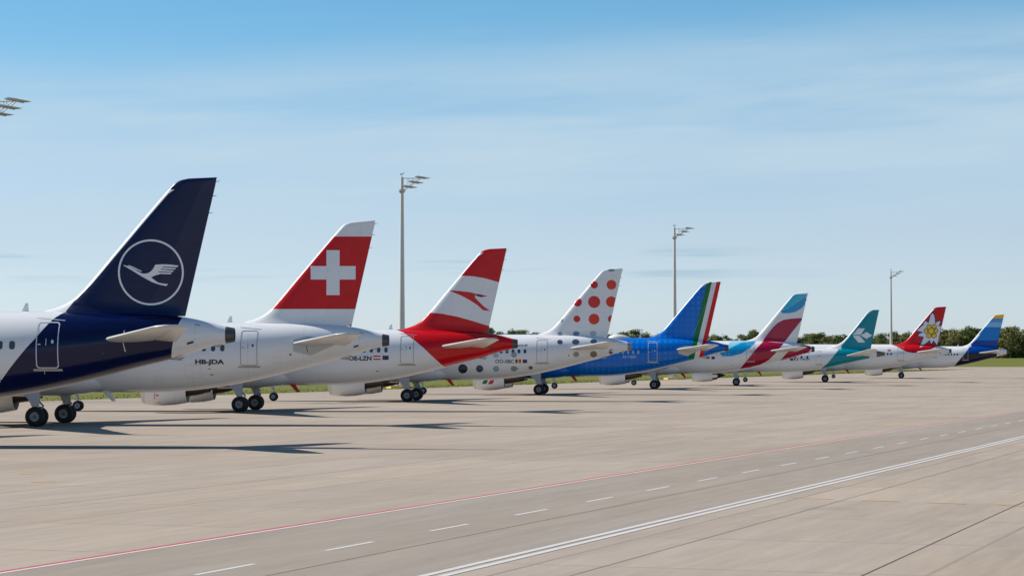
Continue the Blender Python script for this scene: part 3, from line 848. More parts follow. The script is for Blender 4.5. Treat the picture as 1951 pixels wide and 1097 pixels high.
    def build(s):
        T, S, P, rt = s.T, s.S, s.P, s.root
        s.fus = put('fuselage', S['fuselage'], P['fus'], rt)
        put('apu_exhaust', S['apu_exhaust'], P.get('apu', M['apu']), rt)
        put('belly_fairing', S['belly_fairing'], P.get('belly', M['white']), rt)
        s.fin = put('fin', S['fin'], P['fin'], rt)
        s.rud = put('rudder', S['rudder'], P.get('rudder', P['fin']), rt)
        for nm in ('port', 'starboard'):
            st_ = put('stabiliser', S['stabiliser_' + nm], P.get('stab', M['stab']), rt); put('elevator', S['elevator_' + nm], P.get('stab', M['stab']), st_)
            w = put('wing', S['wing_' + nm], M['wing'], rt); put('winglet', S['winglet_' + nm], P.get('winglet', M['white']), w)
            for i in range(3): put('flap_fairing', S['flap_fairing_%d_%s' % (i, nm)], M['wing'], w)
            e = put('engine_nacelle', S['nacelle_' + nm], P.get('nac', M['white']), rt)
            if nm == 'port': s.nac = e
            put('inlet_lip', S['inlet_lip_' + nm], M['lip'], e); put('fan', S['fan_' + nm], M['dark'], e)
            put('core_cowl', S['core_cowl_' + nm], P.get('core', M['bronze']), e); put('core_nozzle', S['core_nozzle_' + nm], P.get('noz', M['bronze']), e); put('exhaust_plug', S['exhaust_plug_' + nm], P.get('plug', M['bronze']), e)
            put('pylon', S['pylon_' + nm], M['white'], e)
            g = put('main_gear_leg', S['main_leg_' + nm], M['strut'], rt); put('gear_door', S['gear_door_' + nm], M['geardoor'], g)
            sd = -1 if nm == 'port' else 1
            for k in (-1, 1):
                wl = put('wheel', S['wheel'], M['rubber'], rt, (T['gear_x'] - XREF, sd * T['gear_y'] + k * T['wheel_gap'], T['tyre']), (0, random.uniform(0, 6), 0))
                put('rim', S['wheel_rim'], M['rim'], wl); put('hub', S['wheel_hub'], M['hub'], wl); put('brake', S['wheel_brake'], M['brake'], wl)
            put('nose_gear_door', S['nose_gear_door_' + nm], M['geardoor'], rt)
        put('nose_gear_leg', S['nose_leg'], M['strut'], rt)
        for k in (-1, 1):
            wl = put('nose_wheel', S['nose_wheel'], M['rubber'], rt, (T['nose_x'] - XREF, k * 0.25, 0.38), (0, random.uniform(0, 6), 0)); put('rim', S['nose_wheel_rim'], M['rim'], wl); put('hub', S['nose_wheel_hub'], M['hub'], wl)
        put('antenna', S['antenna'], M['white_line'], rt)
        put('drain_mast', S['drain_mast'], P.get('mast', M['red_cover']), rt)
        put('tail_drain', S['tail_drain'], M['sill'], rt); put('tail_bumper', S['tail_skid_plate'], M['sill'], rt)
        # cabin windows (the rearmost ones; the rest lies behind other aircraft)
        for i in range(P.get('nwin', 12)):
            x = T['win_x'] - i * T['win_p']; z = T['win_z']
            pl = [(x + 0.125 * math.copysign(abs(math.cos(t)) ** 0.65, math.cos(t)), z + 0.185 * math.copysign(abs(math.sin(t)) ** 0.65, math.sin(t))) for t in [2 * math.pi * k / 20 for k in range(20)]]
            s.decal('cabin_window', [pl], P.get('win', M['glass']), s.fus, 0.011)
        # rear door
        x0, x1, z0, z1 = T['door']; dm = P.get('door', M['grey_line']); w = P.get('door_w', 0.035)
        def rr(a, b, c, d, r, n=5):
            o = []
            for cx_, cz_, t0 in ((b - r, d - r, 0), (a + r, d - r, 90), (a + r, c + r, 180), (b - r, c + r, 270)):
                for i in range(n): t = R(t0 + 90 * i / (n - 1)); o.append((cx_ + r * math.cos(t), cz_ + r * math.sin(t)))
            return o
        s.door = s.decal('rear_door', [[rr(x0, x1, z0, z1, 0.14), rr(x0 + w, x1 - w, z0 + w, z1 - w, 0.11)]], dm, rt, 0.012, 0.13)
        hx = x1 - 0.26
        s.decal('door_window', [[(hx + 0.06 * math.cos(t), z0 + 1.16 + 0.09 * math.sin(t)) for t in [2 * math.pi * k / 16 for k in range(16)]]], P.get('door_win', M['glass']), s.door, 0.012)
        s.decal('door_handle', [[(x0 + 0.42, z0 + 1.0), (x0 + 0.45, z0 + 1.0), (x0 + 0.45, z0 + 1.3), (x0 + 0.42, z0 + 1.3)]], dm, s.door, 0.012)
        s.decal('door_vent', [[(x0 + 0.08, z0 + 1.02), (x0 + 0.2, z0 + 1.02), (x0 + 0.2, z0 + 1.07), (x0 + 0.08, z0 + 1.07)]], dm, s.door, 0.012)
        s.decal('door_sill', [[(x0 - 0.13, z0 - 0.12), (x1 + 0.13, z0 - 0.12), (x1 + 0.13, z0 - 0.02), (x0 - 0.13, z0 - 0.02)]], P.get('sill', M['sill']), s.door, 0.02)
        s.decal('gutter', [[(x0 - 0.1, z1 + 0.17), (x1 + 0.18, z1 + 0.05), (x1 + 0.18, z1 + 0.075), (x0 - 0.1, z1 + 0.195)]], M['light_line'] if P.get('darkbody') else M['grey_line'], s.fus, 0.011)
        def frame(name, a, b, c, d, w=0.016, mat=None):
            s.decal(name, [[[(a, c), (b, c), (b, d), (a, d)], [(a + w, c + w), (a + w, d - w), (b - w, d - w), (b - w, c + w)]]], mat or M['seam'], s.fus, 0.010)
        if s.T is A320:
            if P['fus'] is M['white']:
                for q in ((30.9, 31.4, 3.62, 3.95), (25.9, 26.8, 2.75, 3.5), (24.1, 24.5, 2.5, 2.8)): frame('access_panel', *q)
            s.decal('vent', [[(27.3, 2.92), (27.5, 2.92), (27.5, 2.97), (27.3, 2.97)]], M['dark'], s.fus, 0.011)
            s.decal('vent', [[(31.9, 4.06), (32.0, 4.06), (32.0, 4.16), (31.9, 4.16)]], M['dark'], s.fus, 0.011)
        te = pchip(T['fin_te'])
        for z in ((11.75, 11.1, 10.35) if s.T is A320 else (10.4, 9.8)):
            m = MB(); m.tube((te(z) - XREF - 0.02, 0, z), (te(z) - XREF + 0.17, 0, z + 0.03), 0.018, 0.010, 6); put('static_wick', m.mesh('static_wick'), M['dark'], s.rud)
        # small fittings on the tail cone
        if s.T is A320:
            s.decal('vent', [[(35.55, 4.50), (35.83, 4.58), (35.85, 4.68), (35.57, 4.60)]], M['dark'], s.fus, 0.011)
            s.decal('vent', [[(35.9, 5.36), (36.1, 5.34), (36.1, 5.39), (35.9, 5.41)]], M['sill'], s.fus, 0.011)
    def z_at(s, u, v): return s.pix(u, v)[1]
    def x_at(s, u, v): return s.pix(u, v)[0]

# ------------------------------------------------------------------ the nine aircraft and their liveries
def zx(pts): return [(z, x) for x, z in pts]
def le_strip(T, w, zlo):
    f = pchip(T['fin_le']); return [(z, f(z) + w) for z in [zlo + (T['fin_top'] - zlo) * i / 8 for i in range(9)]]
def bottom_line(S, w): return [(x, S['bot'](x) + w) for x in (18, 24, 26, 27.5, 29, 31, 33, 35, 37)]

# 1: navy tail with a circled crane
p = Plane('A', (-12.31767584, 109.83484562), 'airliner with dark navy tail and a white crane in a ring, nearest in the row', 2.0)
nose_line = p.pts([(0, 728), (49.6, 663), (65.6, 646), (102, 607), (124, 594)])
(xa, za), (xb, zb) = nose_line[0], nose_line[1]
nose_line = [(xa + (xb - xa) / (zb - za) * (1.9 - za), 1.9)] + nose_line
cone = p.pts([(346, 607), (342, 613), (330.5, 648), (327, 681)])
p.P = dict(fus=paint('navy_white_livery', WHITE, [(NAVY, [('x>', zx(nose_line))]), (WHITE, [('x>', zx(cone))])]),
           fin=paint('navy_fin_livery', NAVY, [(WHITE, [('x<', zx(p.pts([(126, 592), (143.6, 570), (148, 565)]))), ('z<', 6.75)]), (WHITE, [('x<', le_strip(p.T, 0.16, 6.5)), ('z>', 6.5), ('z<', 11.4)])]),
           rudder=paint('navy_rudder_livery', NAVY, []), door=M['light_line'], door_w=0.045, nwin=12, mast=M['white_line'], darkbody=True, door_win=M['light_line'])
p.build()
Z1 = (218, 450, 7.836)
n = 96
c_, r_o, r_i = (545, 539), 491, 463
p.decal('emblem_ring', [[p.pts([(c_[0] + r_o * math.cos(2 * math.pi * i / n), c_[1] + r_o * math.sin(2 * math.pi * i / n)) for i in range(n)], Z1),
                         p.pts([(c_[0] + r_i * math.cos(2 * math.pi * i / n), c_[1] + r_i * math.sin(2 * math.pi * i / n)) for i in range(n)], Z1)]], M['white_line'], p.fin)
crane = [(135, 430), (200, 445), (290, 490), (400, 552), (450, 560), (505, 550), (548, 522), (582, 480), (612, 425), (720, 418), (850, 425), (958, 440), (938, 462), (715, 452), (722, 464), (922, 478), (905, 497), (690, 486), (697, 499), (888, 512), (868, 533), (658, 526), (668, 539), (858, 546), (838, 567), (700, 562), (620, 580), (548, 612), (600, 655), (650, 690), (720, 706), (798, 713), (775, 743), (640, 712), (560, 682), (480, 640), (400, 595), (260, 508), (140, 440)]
bar = [(205, 443), (215, 431), (290, 462), (412, 520), (395, 528), (300, 487), (285, 481)]
p.decal('crane_emblem', [p.pts(crane, Z1), p.pts(bar, Z1)], M['white_line'], p.fin)
Z6 = (190, 580, 7.226)
p.decal('trim_mark', [p.pts([(316, 528), (328, 525), (360, 645), (345, 648)], Z6)], M['light_line'], p.fus)
p.decal('trim_mark', [p.pts([(322, 402), (334, 355), (346, 355), (336, 400)], Z6)], M['light_line'], p.fus)
p.decal('door_mark', [p.pts([(84.6, 704), (85.6, 704), (85.6, 712), (84.6, 712)])], M['light_line'], p.fus)

# 2: red fin with a white cross
p = Plane('A', (-7.19720779, 144.74829071), 'white airliner with a white cross on a red fin', 2.0)
zl, zh = p.z_at(600, 588.5), p.z_at(660, 450.5)
finp = paint('red_cross_fin_livery', WHITE, [(RED, [('z>', zl), ('z<', zh)]), (WHITE, [('x<', le_strip(p.T, 0.09, 7.3)), ('z>', 7.3)])])
p.P = dict(fus=M['white'], fin=finp, mast=M['white_line'], nwin=12)
p.build()
p.decal('cross_emblem', [p.pts([(622, 476.6), (647, 476.6), (647, 506.8), (677.5, 506.8), (677.5, 532.4), (647, 532.4), (647, 562), (622, 562), (622, 532.4), (592, 532.4), (592, 506.8), (622, 506.8)])], M['white_line'], p.fin, 0.012)
p.text('registration', 'HB-JDA', (372, 684.5, 427, 696), M['text_dark'], 0.045)
p.rect('small_mark', (396, 701.5, 402, 703), M['red_mark'])
Z2 = (540, 600, 8.868)
p.decal('scuff_plate', [p.pts([(170, 415), (400, 362), (560, 375), (870, 500), (460, 682), (165, 612)], Z2)], M['scuff'], p.fus)
p.decal('trim_mark', [p.pts([(378, 505), (390, 505), (415, 630), (403, 632)], Z2)], M['dark'], p.fus, 0.018)
p.decal('beacon', [p.pts([(666, 619), (671.5, 617.5), (671.5, 622), (667, 622.5)])], M['red_cover'], p.rud, 0.02)

# 3: red and white tail with an arrow-like bird
p = Plane('A', (0.41600391, 181.4324886), 'airliner with red and white banded fin and red arrow emblem', 2.6)
up = p.pts([(877.6, 525), (901, 526.3), (924, 530), (950.4, 537.5)])
lo = p.pts([(806, 594.5), (817, 595), (842.6, 597.5), (871, 603), (900, 611), (928.7, 620)])
fl = p.pts([(756, 628), (769, 633.5), (791.5, 649.5), (807.5, 663), (823, 678), (846, 698)])
fl = fl + [(fl[-1][0] + 0.6, fl[-1][1] - 0.6)]
p.P = dict(fus=paint('red_tail_livery', WHITE, [(RED, [('x>', zx(fl))])]),
           fin=paint('red_band_fin_livery', WHITE, [(RED, [('z>', up)]), (RED, [('z<', lo)]), (WHITE, [('x<', le_strip(p.T, 0.09, 7.6)), ('z>', 7.6), ('z<', 11.6)])]), nwin=12)
p.build()
Z3 = (840, 465, 7.836)
p.decal('arrow_emblem', [p.pts([(120, 690), (280, 700), (440, 718), (520, 740), (510, 770), (512, 800), (560, 850), (640, 930), (735, 998), (630, 985), (540, 905), (430, 835), (300, 765)], Z3)], M['red_mark'], p.fin)
p.decal('arrow_emblem', [p.pts([(526, 742), (560, 745), (690, 775), (600, 793), (518, 769)], Z3)], cmat('dark_red_mark', (125, 22, 34)), p.fin)
p.text('registration', 'OE-LZN', (664.5, 678, 708, 686.5), M['text_dark'], 0.04)
fg = p.rect('flag', (711.5, 677.2, 725, 685.2), M['white_line'])
p.rect('flag_stripe', (711.5, 677.2, 725, 679.7), M['flag_red'], None, 0.017); p.rect('flag_stripe', (711.5, 682.7, 725, 685.2), M['flag_red'], None, 0.017)
p.rect('flag', (728.7, 677.2, 740.5, 685.2), M['eu'])
p.rect('nacelle_mark', (294, 748, 295.2, 760), M['red_mark'], p.nac); p.rect('nacelle_mark', (297, 751.5, 302, 754), M['red_mark'], p.nac); p.rect('nacelle_mark', (302.5, 765, 304, 767), M['red_mark'], p.nac)

# 4: white with orange and grey dots
p = Plane('A', (10.77427302, 222.6082509), 'white airliner spotted with orange dots on fin and grey dots on body', 4.0)
p.P = dict(fus=M['white'], fin=paint('dotted_fin_white', WHITE, []), stab=M['stab'], nwin=12, win=cmat('blue_window', (52, 82, 108), 0.12), apu=plain('pale_apu', (0.30, 0.28, 0.25), 0.4, metal=0.4))
p.build()
Z4 = (840, 490, 3.9175)
OR, OR2 = cmat('dot_orange', (216, 44, 16)), cmat('dot_red', (204, 24, 20))
def zc(x, y, r, ry=None, n=32): return [(x + r * math.cos(2 * math.pi * i / n), y + (ry or r) * math.sin(2 * math.pi * i / n)) for i in range(n)]
def cut(poly, a, b):
    """keep the part of poly to the left of a->b (Sutherland-Hodgman)"""
    o = []; side = lambda q: (b[0] - a[0]) * (q[1] - a[1]) - (b[1] - a[1]) * (q[0] - a[0])
    for i, q in enumerate(poly):
        w = poly[i - 1]; s1, s2 = side(w), side(q)
        if (s1 >= 0) != (s2 >= 0): t = s1 / (s1 - s2); o.append((w[0] + (q[0] - w[0]) * t, w[1] + (q[1] - w[1]) * t))
        if s2 >= 0: o.append(q)
    return o
TE_ = ((1240, 590), (1350, 95)); LE_ = ((1186, 105), (866, 500))
for x, y, r, mt, ct_ in ((1145, 206, 27, OR2, None), (1273, 205, 36, OR, None), (1020, 335, 32, OR2, LE_), (1144, 333, 45, OR2, None), (1272, 332, 40, OR, TE_), (1015, 460, 25, OR2, None), (1143, 461, 40, OR, None), (1275, 460, 28, OR2, TE_)):
    q = zc(x, y, r)
    if ct_: q = cut(q, ct_[1], ct_[0])
    p.decal('dot', [p.pts(q, Z4)], mt, p.fin)
for x, y, rx, ry, c in ((900, 468, 13, 15, (160, 175, 190)), (888, 570, 18, 14, (130, 150, 175)), (1010, 570, 24, 18, (110, 135, 165)), (1137, 568, 24, 20, (175, 185, 192)), (1273, 97, 26, 9, (110, 150, 160))):
    p.decal('dot', [p.pts(zc(x, y, rx, ry), Z4)], cmat('dot_%d_%d_%d' % c, c), p.fin)
for x, y, rx, ry, c in ((888, 632, 20, 17, (70, 88, 112)), (1006, 632, 27, 21, (74, 94, 120)), (1140, 628, 25, 17, (70, 94, 122)), (1010, 724, 22, 20, (150, 148, 140)), (1140, 722, 26, 23, (128, 116, 100)), (1268, 712, 15, 11, (112, 92, 66)),
                        (164, 831, 35, 34, (36, 42, 60)), (289, 830, 27, 27, (52, 74, 98)), (412, 831, 23, 22, (130, 172, 188)), (546, 830, 25, 20, (142, 152, 146)), (670, 823, 16, 13, (112, 104, 100)), (410, 733, 22, 15, (150, 190, 208)), (546, 728, 21, 20, (148, 156, 158))):
    p.decal('dot', [p.pts(zc(x, y, rx, ry), Z4)], cmat('dot_%d_%d_%d' % c, c), p.fus)
p.text('registration', 'OO-SBC', (943.5, 684.5, 979.5, 691.5), M['text_dark'], 0.015)
p.text('group_lettering', 'LUFTHANSA GROUP', (931, 655.8, 1005, 660.3), M['text_navy'], 0.012)
for i, k in enumerate(('flag_black', 'flag_gold', 'flag_red')): p.rect('flag_stripe', (982 + 3.55 * i, 684.3, 985.55 + 3.55 * i, 691.3), M[k])
p.rect('flag', (995.8, 684.5, 1004.3, 691.2), M['eu'])

# 5: blue airliner with a green, white and red stripe
p = Plane('A', (22.92081471, 261.94840851), 'deep blue airliner with green, white and red stripe down its rudder', 4.2)
AZ = srgb(0, 106, 200); GR, WT, RD = srgb(0, 112, 62), (0.78, 0.78, 0.78), srgb(212, 18, 24)
F = lambda a, b: zx(p.pts([a, b]))
def line(a, b):
    (za_, xa_), (zb_, xb_) = F(a, b); k = (xb_ - xa_) / (zb_ - za_)
    return [(2.0, xa_ + k * (2.0 - za_)), (12.5, xa_ + k * (12.5 - za_))]
fin_l = [(c, [('x>', line(a, b))]) for c, a, b in ((GR, (1345, 545), (1321, 645)), (WT, (1354.5, 545), (1331, 645)), (RD, (1363.5, 545), (1340, 645)))]
fus_l = [(c, [('x>', line(a, b))]) for c, a, b in ((GR, (1319, 655), (1312.5, 685)), (WT, (1328.5, 655), (1322, 685)), (RD, (1337.5, 655), (1331.5, 683)), (AZ, (1345.5, 656), (1340, 680)))]
AZL = srgb(30, 128, 218)
p.P = dict(fus=paint('blue_livery', AZ, fus_l + [((0.55, 0.58, 0.62), [('z<', bottom_line(p.S, 0.10))])], lattice=AZL), fin=paint('blue_fin_livery', AZ, fin_l + [(WT, [('x<', le_strip(p.T, 0.09, 6.9)), ('z>', 6.9)])], lattice=AZL),
           belly=paint('blue_belly', AZ, []), door=M['white_line'], door_win=M['white_line'], win=cmat('pale_window', (170, 178, 186), 0.15), darkbody=True, nwin=10)
p.build()
p.text('registration', 'EI-HJD', (1187, 677, 1212, 683), cmat('pale_lettering', (190, 205, 230)), 0.01)
p.decal('scuff_plate', [p.pts([(1070, 265), (1170, 235), (1270, 235), (1400, 300), (1215, 390), (1075, 350)], (1160, 630, 8.13))], cmat('pale_scuff', (196, 194, 184), 0.3), p.fus)
ZE = (860, 640, 9.14)
p.decal('nacelle_mark', [p.pts([(530, 830), (570, 765), (640, 765), (610, 830)], ZE)], M['flag_green'], p.nac); p.decal('nacelle_mark', [p.pts([(632, 835), (680, 765), (750, 765), (715, 835)], ZE)], M['flag_red'], p.nac)
m_ = MB(); m_.lathe([(0.0, 0.01), (0.25, 0.3), (0.7, 0.5), (1.2, 0.52), (1.8, 0.4), (2.3, 0.2), (2.6, 0.01)], (24.75, 0, 5.97), 'x', 28, sy=1.3, sz=0.82); m_.shift(-XREF)
put('satellite_radome', m_.mesh('satellite_radome'), M['white'], p.root)

# 6: burgundy and sky blue swooshes
p = Plane('A', (37.71166354, 308.38480125), 'white airliner with burgundy swoosh and sky blue fin tip', 5.2)
p.P = dict(fus=M['white'], fin=paint('swoosh_fin_white', WHITE, []), nwin=10, win=cmat('pale_window', (170, 178, 186), 0.15))
p.build()
ZB, ZA = (1420, 550, 6.45), (1300, 540, 4.987)
B1, B2 = cmat('swoosh_blue', (0, 150, 205)), cmat('swoosh_light_blue', (58, 186, 216)); BU = cmat('swoosh_burgundy', (165, 8, 54))
p.decal('tip_patch', [p.pts([(433, 277), (604, 66), (775, 66), (640, 165), (520, 240)], ZB)], B2, p.fin)
p.decal('tip_patch', [p.pts([(433, 282), (520, 243), (640, 168), (776, 70), (750, 170), (690, 240), (620, 283), (540, 300), (470, 300)], ZB)], B1, p.fin)
p.decal('swoosh', [p.pts([(714, 357), (560, 367), (470, 382), (400, 417), (340, 472), (270, 560), (212, 645), (330, 650), (482, 652), (600, 500)], ZB)], BU, p.fin)
p.decal('swoosh', [p.pts([(770, 548), (700, 622), (620, 722), (548, 808), (640, 797), (740, 770), (820, 727), (870, 678), (905, 640), (935, 600), (962, 566)], ZA)], BU, p.fus)
p.decal('swoosh', [p.pts([(990, 662), (927, 732), (1020, 716), (1130, 684), (1200, 650), (1243, 594), (1150, 584), (1100, 590), (1050, 612)], ZA)], BU, p.fus)
p.decal('blue_swoosh', [p.pts([(700, 546), (640, 552), (560, 562), (470, 610), (360, 665), (380, 690), (470, 690), (560, 665), (640, 612), (690, 560)], ZA)], B1, p.fus)
p.decal('pale_swoosh', [p.pts([(452, 553), (560, 550), (690, 543), (640, 549), (560, 559), (470, 607), (370, 655), (430, 600)], ZA)], cmat('swoosh_pale_cyan', (140, 214, 234)), p.fus)
for i, k in enumerate(('flag_black', 'flag_red', 'flag_gold')): p.rect('flag_stripe', (1345.5, 679.2 + 1.6 * i, 1352, 680.8 + 1.6 * i), M[k])
p.rect('flag', (1355.5, 679, 1362, 684), M['eu'])

# 7: smaller regional jet with a teal tail
p = Plane('E', (52.09, 346.0), 'smaller regional jet with teal tail and white diamond emblem', 5.4)
TEAL = srgb(0, 136, 152)
gl = p.pts([(1563.7, 702.5), (1576, 692.4), (1591.6, 673.8), (1603, 658)])
cn = p.pts([(1657.5, 672), (1656, 683)])
p.P = dict(fus=paint('teal_livery', WHITE, [(TEAL, [('x>', zx(gl))]), (WHITE, [('x>', zx(cn))])]),
           fin=paint('teal_fin_livery', TEAL, [(WHITE, [('x<', le_strip(p.T, 0.16, 5.3) + [])]), (WHITE, [('x<', zx(p.pts([(1603, 658), (1610, 650.5), (1622, 637)]))), ('z<', 6.9)])]), rudder=paint('teal_rudder', TEAL, []), mast=M['red_cover'], nwin=8, win=cmat('dark_window', (40, 48, 66), 0.12),
           core=M['lip'], noz=M['lip'], plug=M['soot'], door=M['light_line'], apu=plain('brown_tail_cone', (0.17, 0.125, 0.085), 0.45, wear=0.2))
p.build()
Z7 = (1600, 585, 12.19)
p.decal('diamond_emblem', [p.pts([(430, 490), (585, 488), (490, 640), (300, 642)], Z7), p.pts([(300, 660), (455, 658), (585, 803), (580, 818), (430, 818)], Z7), p.pts([(620, 575), (755, 655), (620, 735), (482, 655)], Z7)], M['white_line'], p.fin)
p.text('registration', 'I-ADJK', (1524.5, 682.5, 1543.5, 686.8), M['text_dark'], 0.02)
p.rect('flag', (1505.2, 682.8, 1511.4, 686.6), M['flag_black'])
for i, k in enumerate(('flag_green', 'white_line', 'flag_red')): p.rect('flag_stripe', (1513 + 2.6 * i, 682.6, 1515.6 + 2.6 * i, 686.6), M[k])

# 8: red fin with a white alpine flower
p = Plane('A', (69.52000047, 391.37278054), 'airliner with white alpine flower on its red fin', 7.2)
cu_ = p.pts([(1697, 657), (1709, 660), (1716.6, 664.5), (1727.5, 670), (1740, 672.3), (1752.3, 671.5), (1767.8, 668.4), (1783, 660)])
cu_[0] = (cu_[0][0], 6.02)
p.P = dict(fus=paint('flower_livery', WHITE, [(RED, [('z>', cu_), ('x<', 35.3)])]), fin=paint('flower_fin_livery', RED, [(WHITE, [('x<', le_strip(p.T, 0.09, 7.2)), ('z>', 7.2), ('z<', 11.5)])]), nwin=10, win=cmat('dark_window', (40, 48, 66), 0.12))
p.build()
Z8 = (1720, 575, 10.97)
star = [(625, 228), (655, 280), (670, 350), (675, 440), (690, 450), (720, 415), (788, 397), (783, 430), (752, 488), (742, 513), (770, 505), (842, 497), (828, 560), (818, 622), (775, 635), (800, 655), (790, 728), (745, 725), (765, 790), (750, 895), (722, 900), (640, 800), (605, 870), (590, 868), (565, 790), (440, 900), (395, 905), (365, 900), (410, 810), (440, 725), (330, 710), (325, 695), (360, 660), (440, 635), (300, 600), (312, 585), (410, 490), (440, 485), (430, 455), (472, 395), (540, 445), (560, 360), (578, 285)]
def grow(poly, c, d):
    o = []
    n = len(poly)
    area = sum(poly[i][0] * poly[(i + 1) % n][1] - poly[(i + 1) % n][0] * poly[i][1] for i in range(n))
    sg = 1 if area > 0 else -1
    for i in range(n):
        a, b, c2 = poly[i - 1], poly[i], poly[(i + 1) % n]
        n1 = Vector((b[1] - a[1], a[0] - b[0])).normalized(); n2 = Vector((c2[1] - b[1], b[0] - c2[0])).normalized()
        q = n1 + n2
        if q.length < 0.3: q = n1
        q = q.normalized() * (d / max(0.45, q.normalized().dot(n1)))
        o.append((b[0] + sg * q.x, b[1] + sg * q.y))
    return o
p.decal('flower_outline', [p.pts(grow(star, None, 19), Z8)], cmat('flower_navy', (46, 30, 82)), p.fin, 0.012)
p.decal('flower_petals', [p.pts(star, Z8)], cmat('flower_white', (226, 228, 236)), p.fin, 0.018)
p.decal('flower_petals', [p.pts([(440, 918), (350, 952), (375, 915)], Z8)], cmat('flower_white', (226, 228, 236)), p.fus, 0.012)
for x, y, rx, ry in ((595, 608, 55, 55), (548, 518, 38, 38), (655, 513, 40, 40), (485, 605, 32, 45), (697, 605, 28, 45), (545, 705, 45, 40), (655, 705, 42, 40)):
    p.decal('flower_centre_rim', [p.pts(zc(x, y, rx + 13, ry + 13), Z8)], cmat('flower_green', (44, 58, 34)), p.fin, 0.024 if x != 595 else 0.027)
    p.decal('flower_centre', [p.pts(zc(x, y, rx, ry), Z8)], cmat('flower_yellow', (246, 196, 24)), p.fin, 0.032)
p.rect('flag', (1691, 665.2, 1697, 668.6), M['flag_red'])
p.rect('flag_cross', (1693.2, 666.2, 1694.8, 667.8), M['white_line'], None, 0.018)

# 9: blue fin with a yellow tip
p = Plane('A', (92.83643537, 462.50955441), 'farthest airliner, with blue fin tipped in yellow', 8.8)
DB = srgb(0, 66, 150)
gl = p.pts([(1819, 695.5), (1838.3, 673.3), (1849, 657)]); (xa, za), (xb, zb) = gl[0], gl[1]
gl = [(xa + (xb - xa) / (zb - za) * (1.9 - za), 1.9)] + gl
cn = p.pts([(1902, 665), (1899.6, 671.7), (1899, 679)])
zq = [p.z_at(1890, v) for v in (606, 614, 623, 648)]
p.P = dict(fus=paint('blue_tail_livery', WHITE, [(DB, [('x>', zx(gl))]), (srgb(26, 26, 50), [('x>', zx(gl)), ('z<', p.z_at(1870, 672.5))]), (WHITE, [('x>', zx(cn))])]),  # blue tail section turns to a darker navy below a set height
           fin=paint('blue_band_fin_livery', DB, [(srgb(0, 124, 204), [('z>', zq[3])]), (srgb(140, 190, 232), [('z>', zq[2])]), (srgb(92, 158, 218), [('z>', zq[1])]), (srgb(255, 196, 20), [('z>', zq[0])]), (WHITE, [('x<', le_strip(p.T, 0.16, 5.8)), ('z<', 11.4)]), (WHITE, [('x<', zx(p.pts([(1850.3, 654.7), (1859.6, 647), (1871, 632.8)]))), ('z<', 8.2)])]),
           door=M['light_line'], darkbody=True, nwin=12, win=cmat('dark_window', (40, 48, 66), 0.12))
p.build()

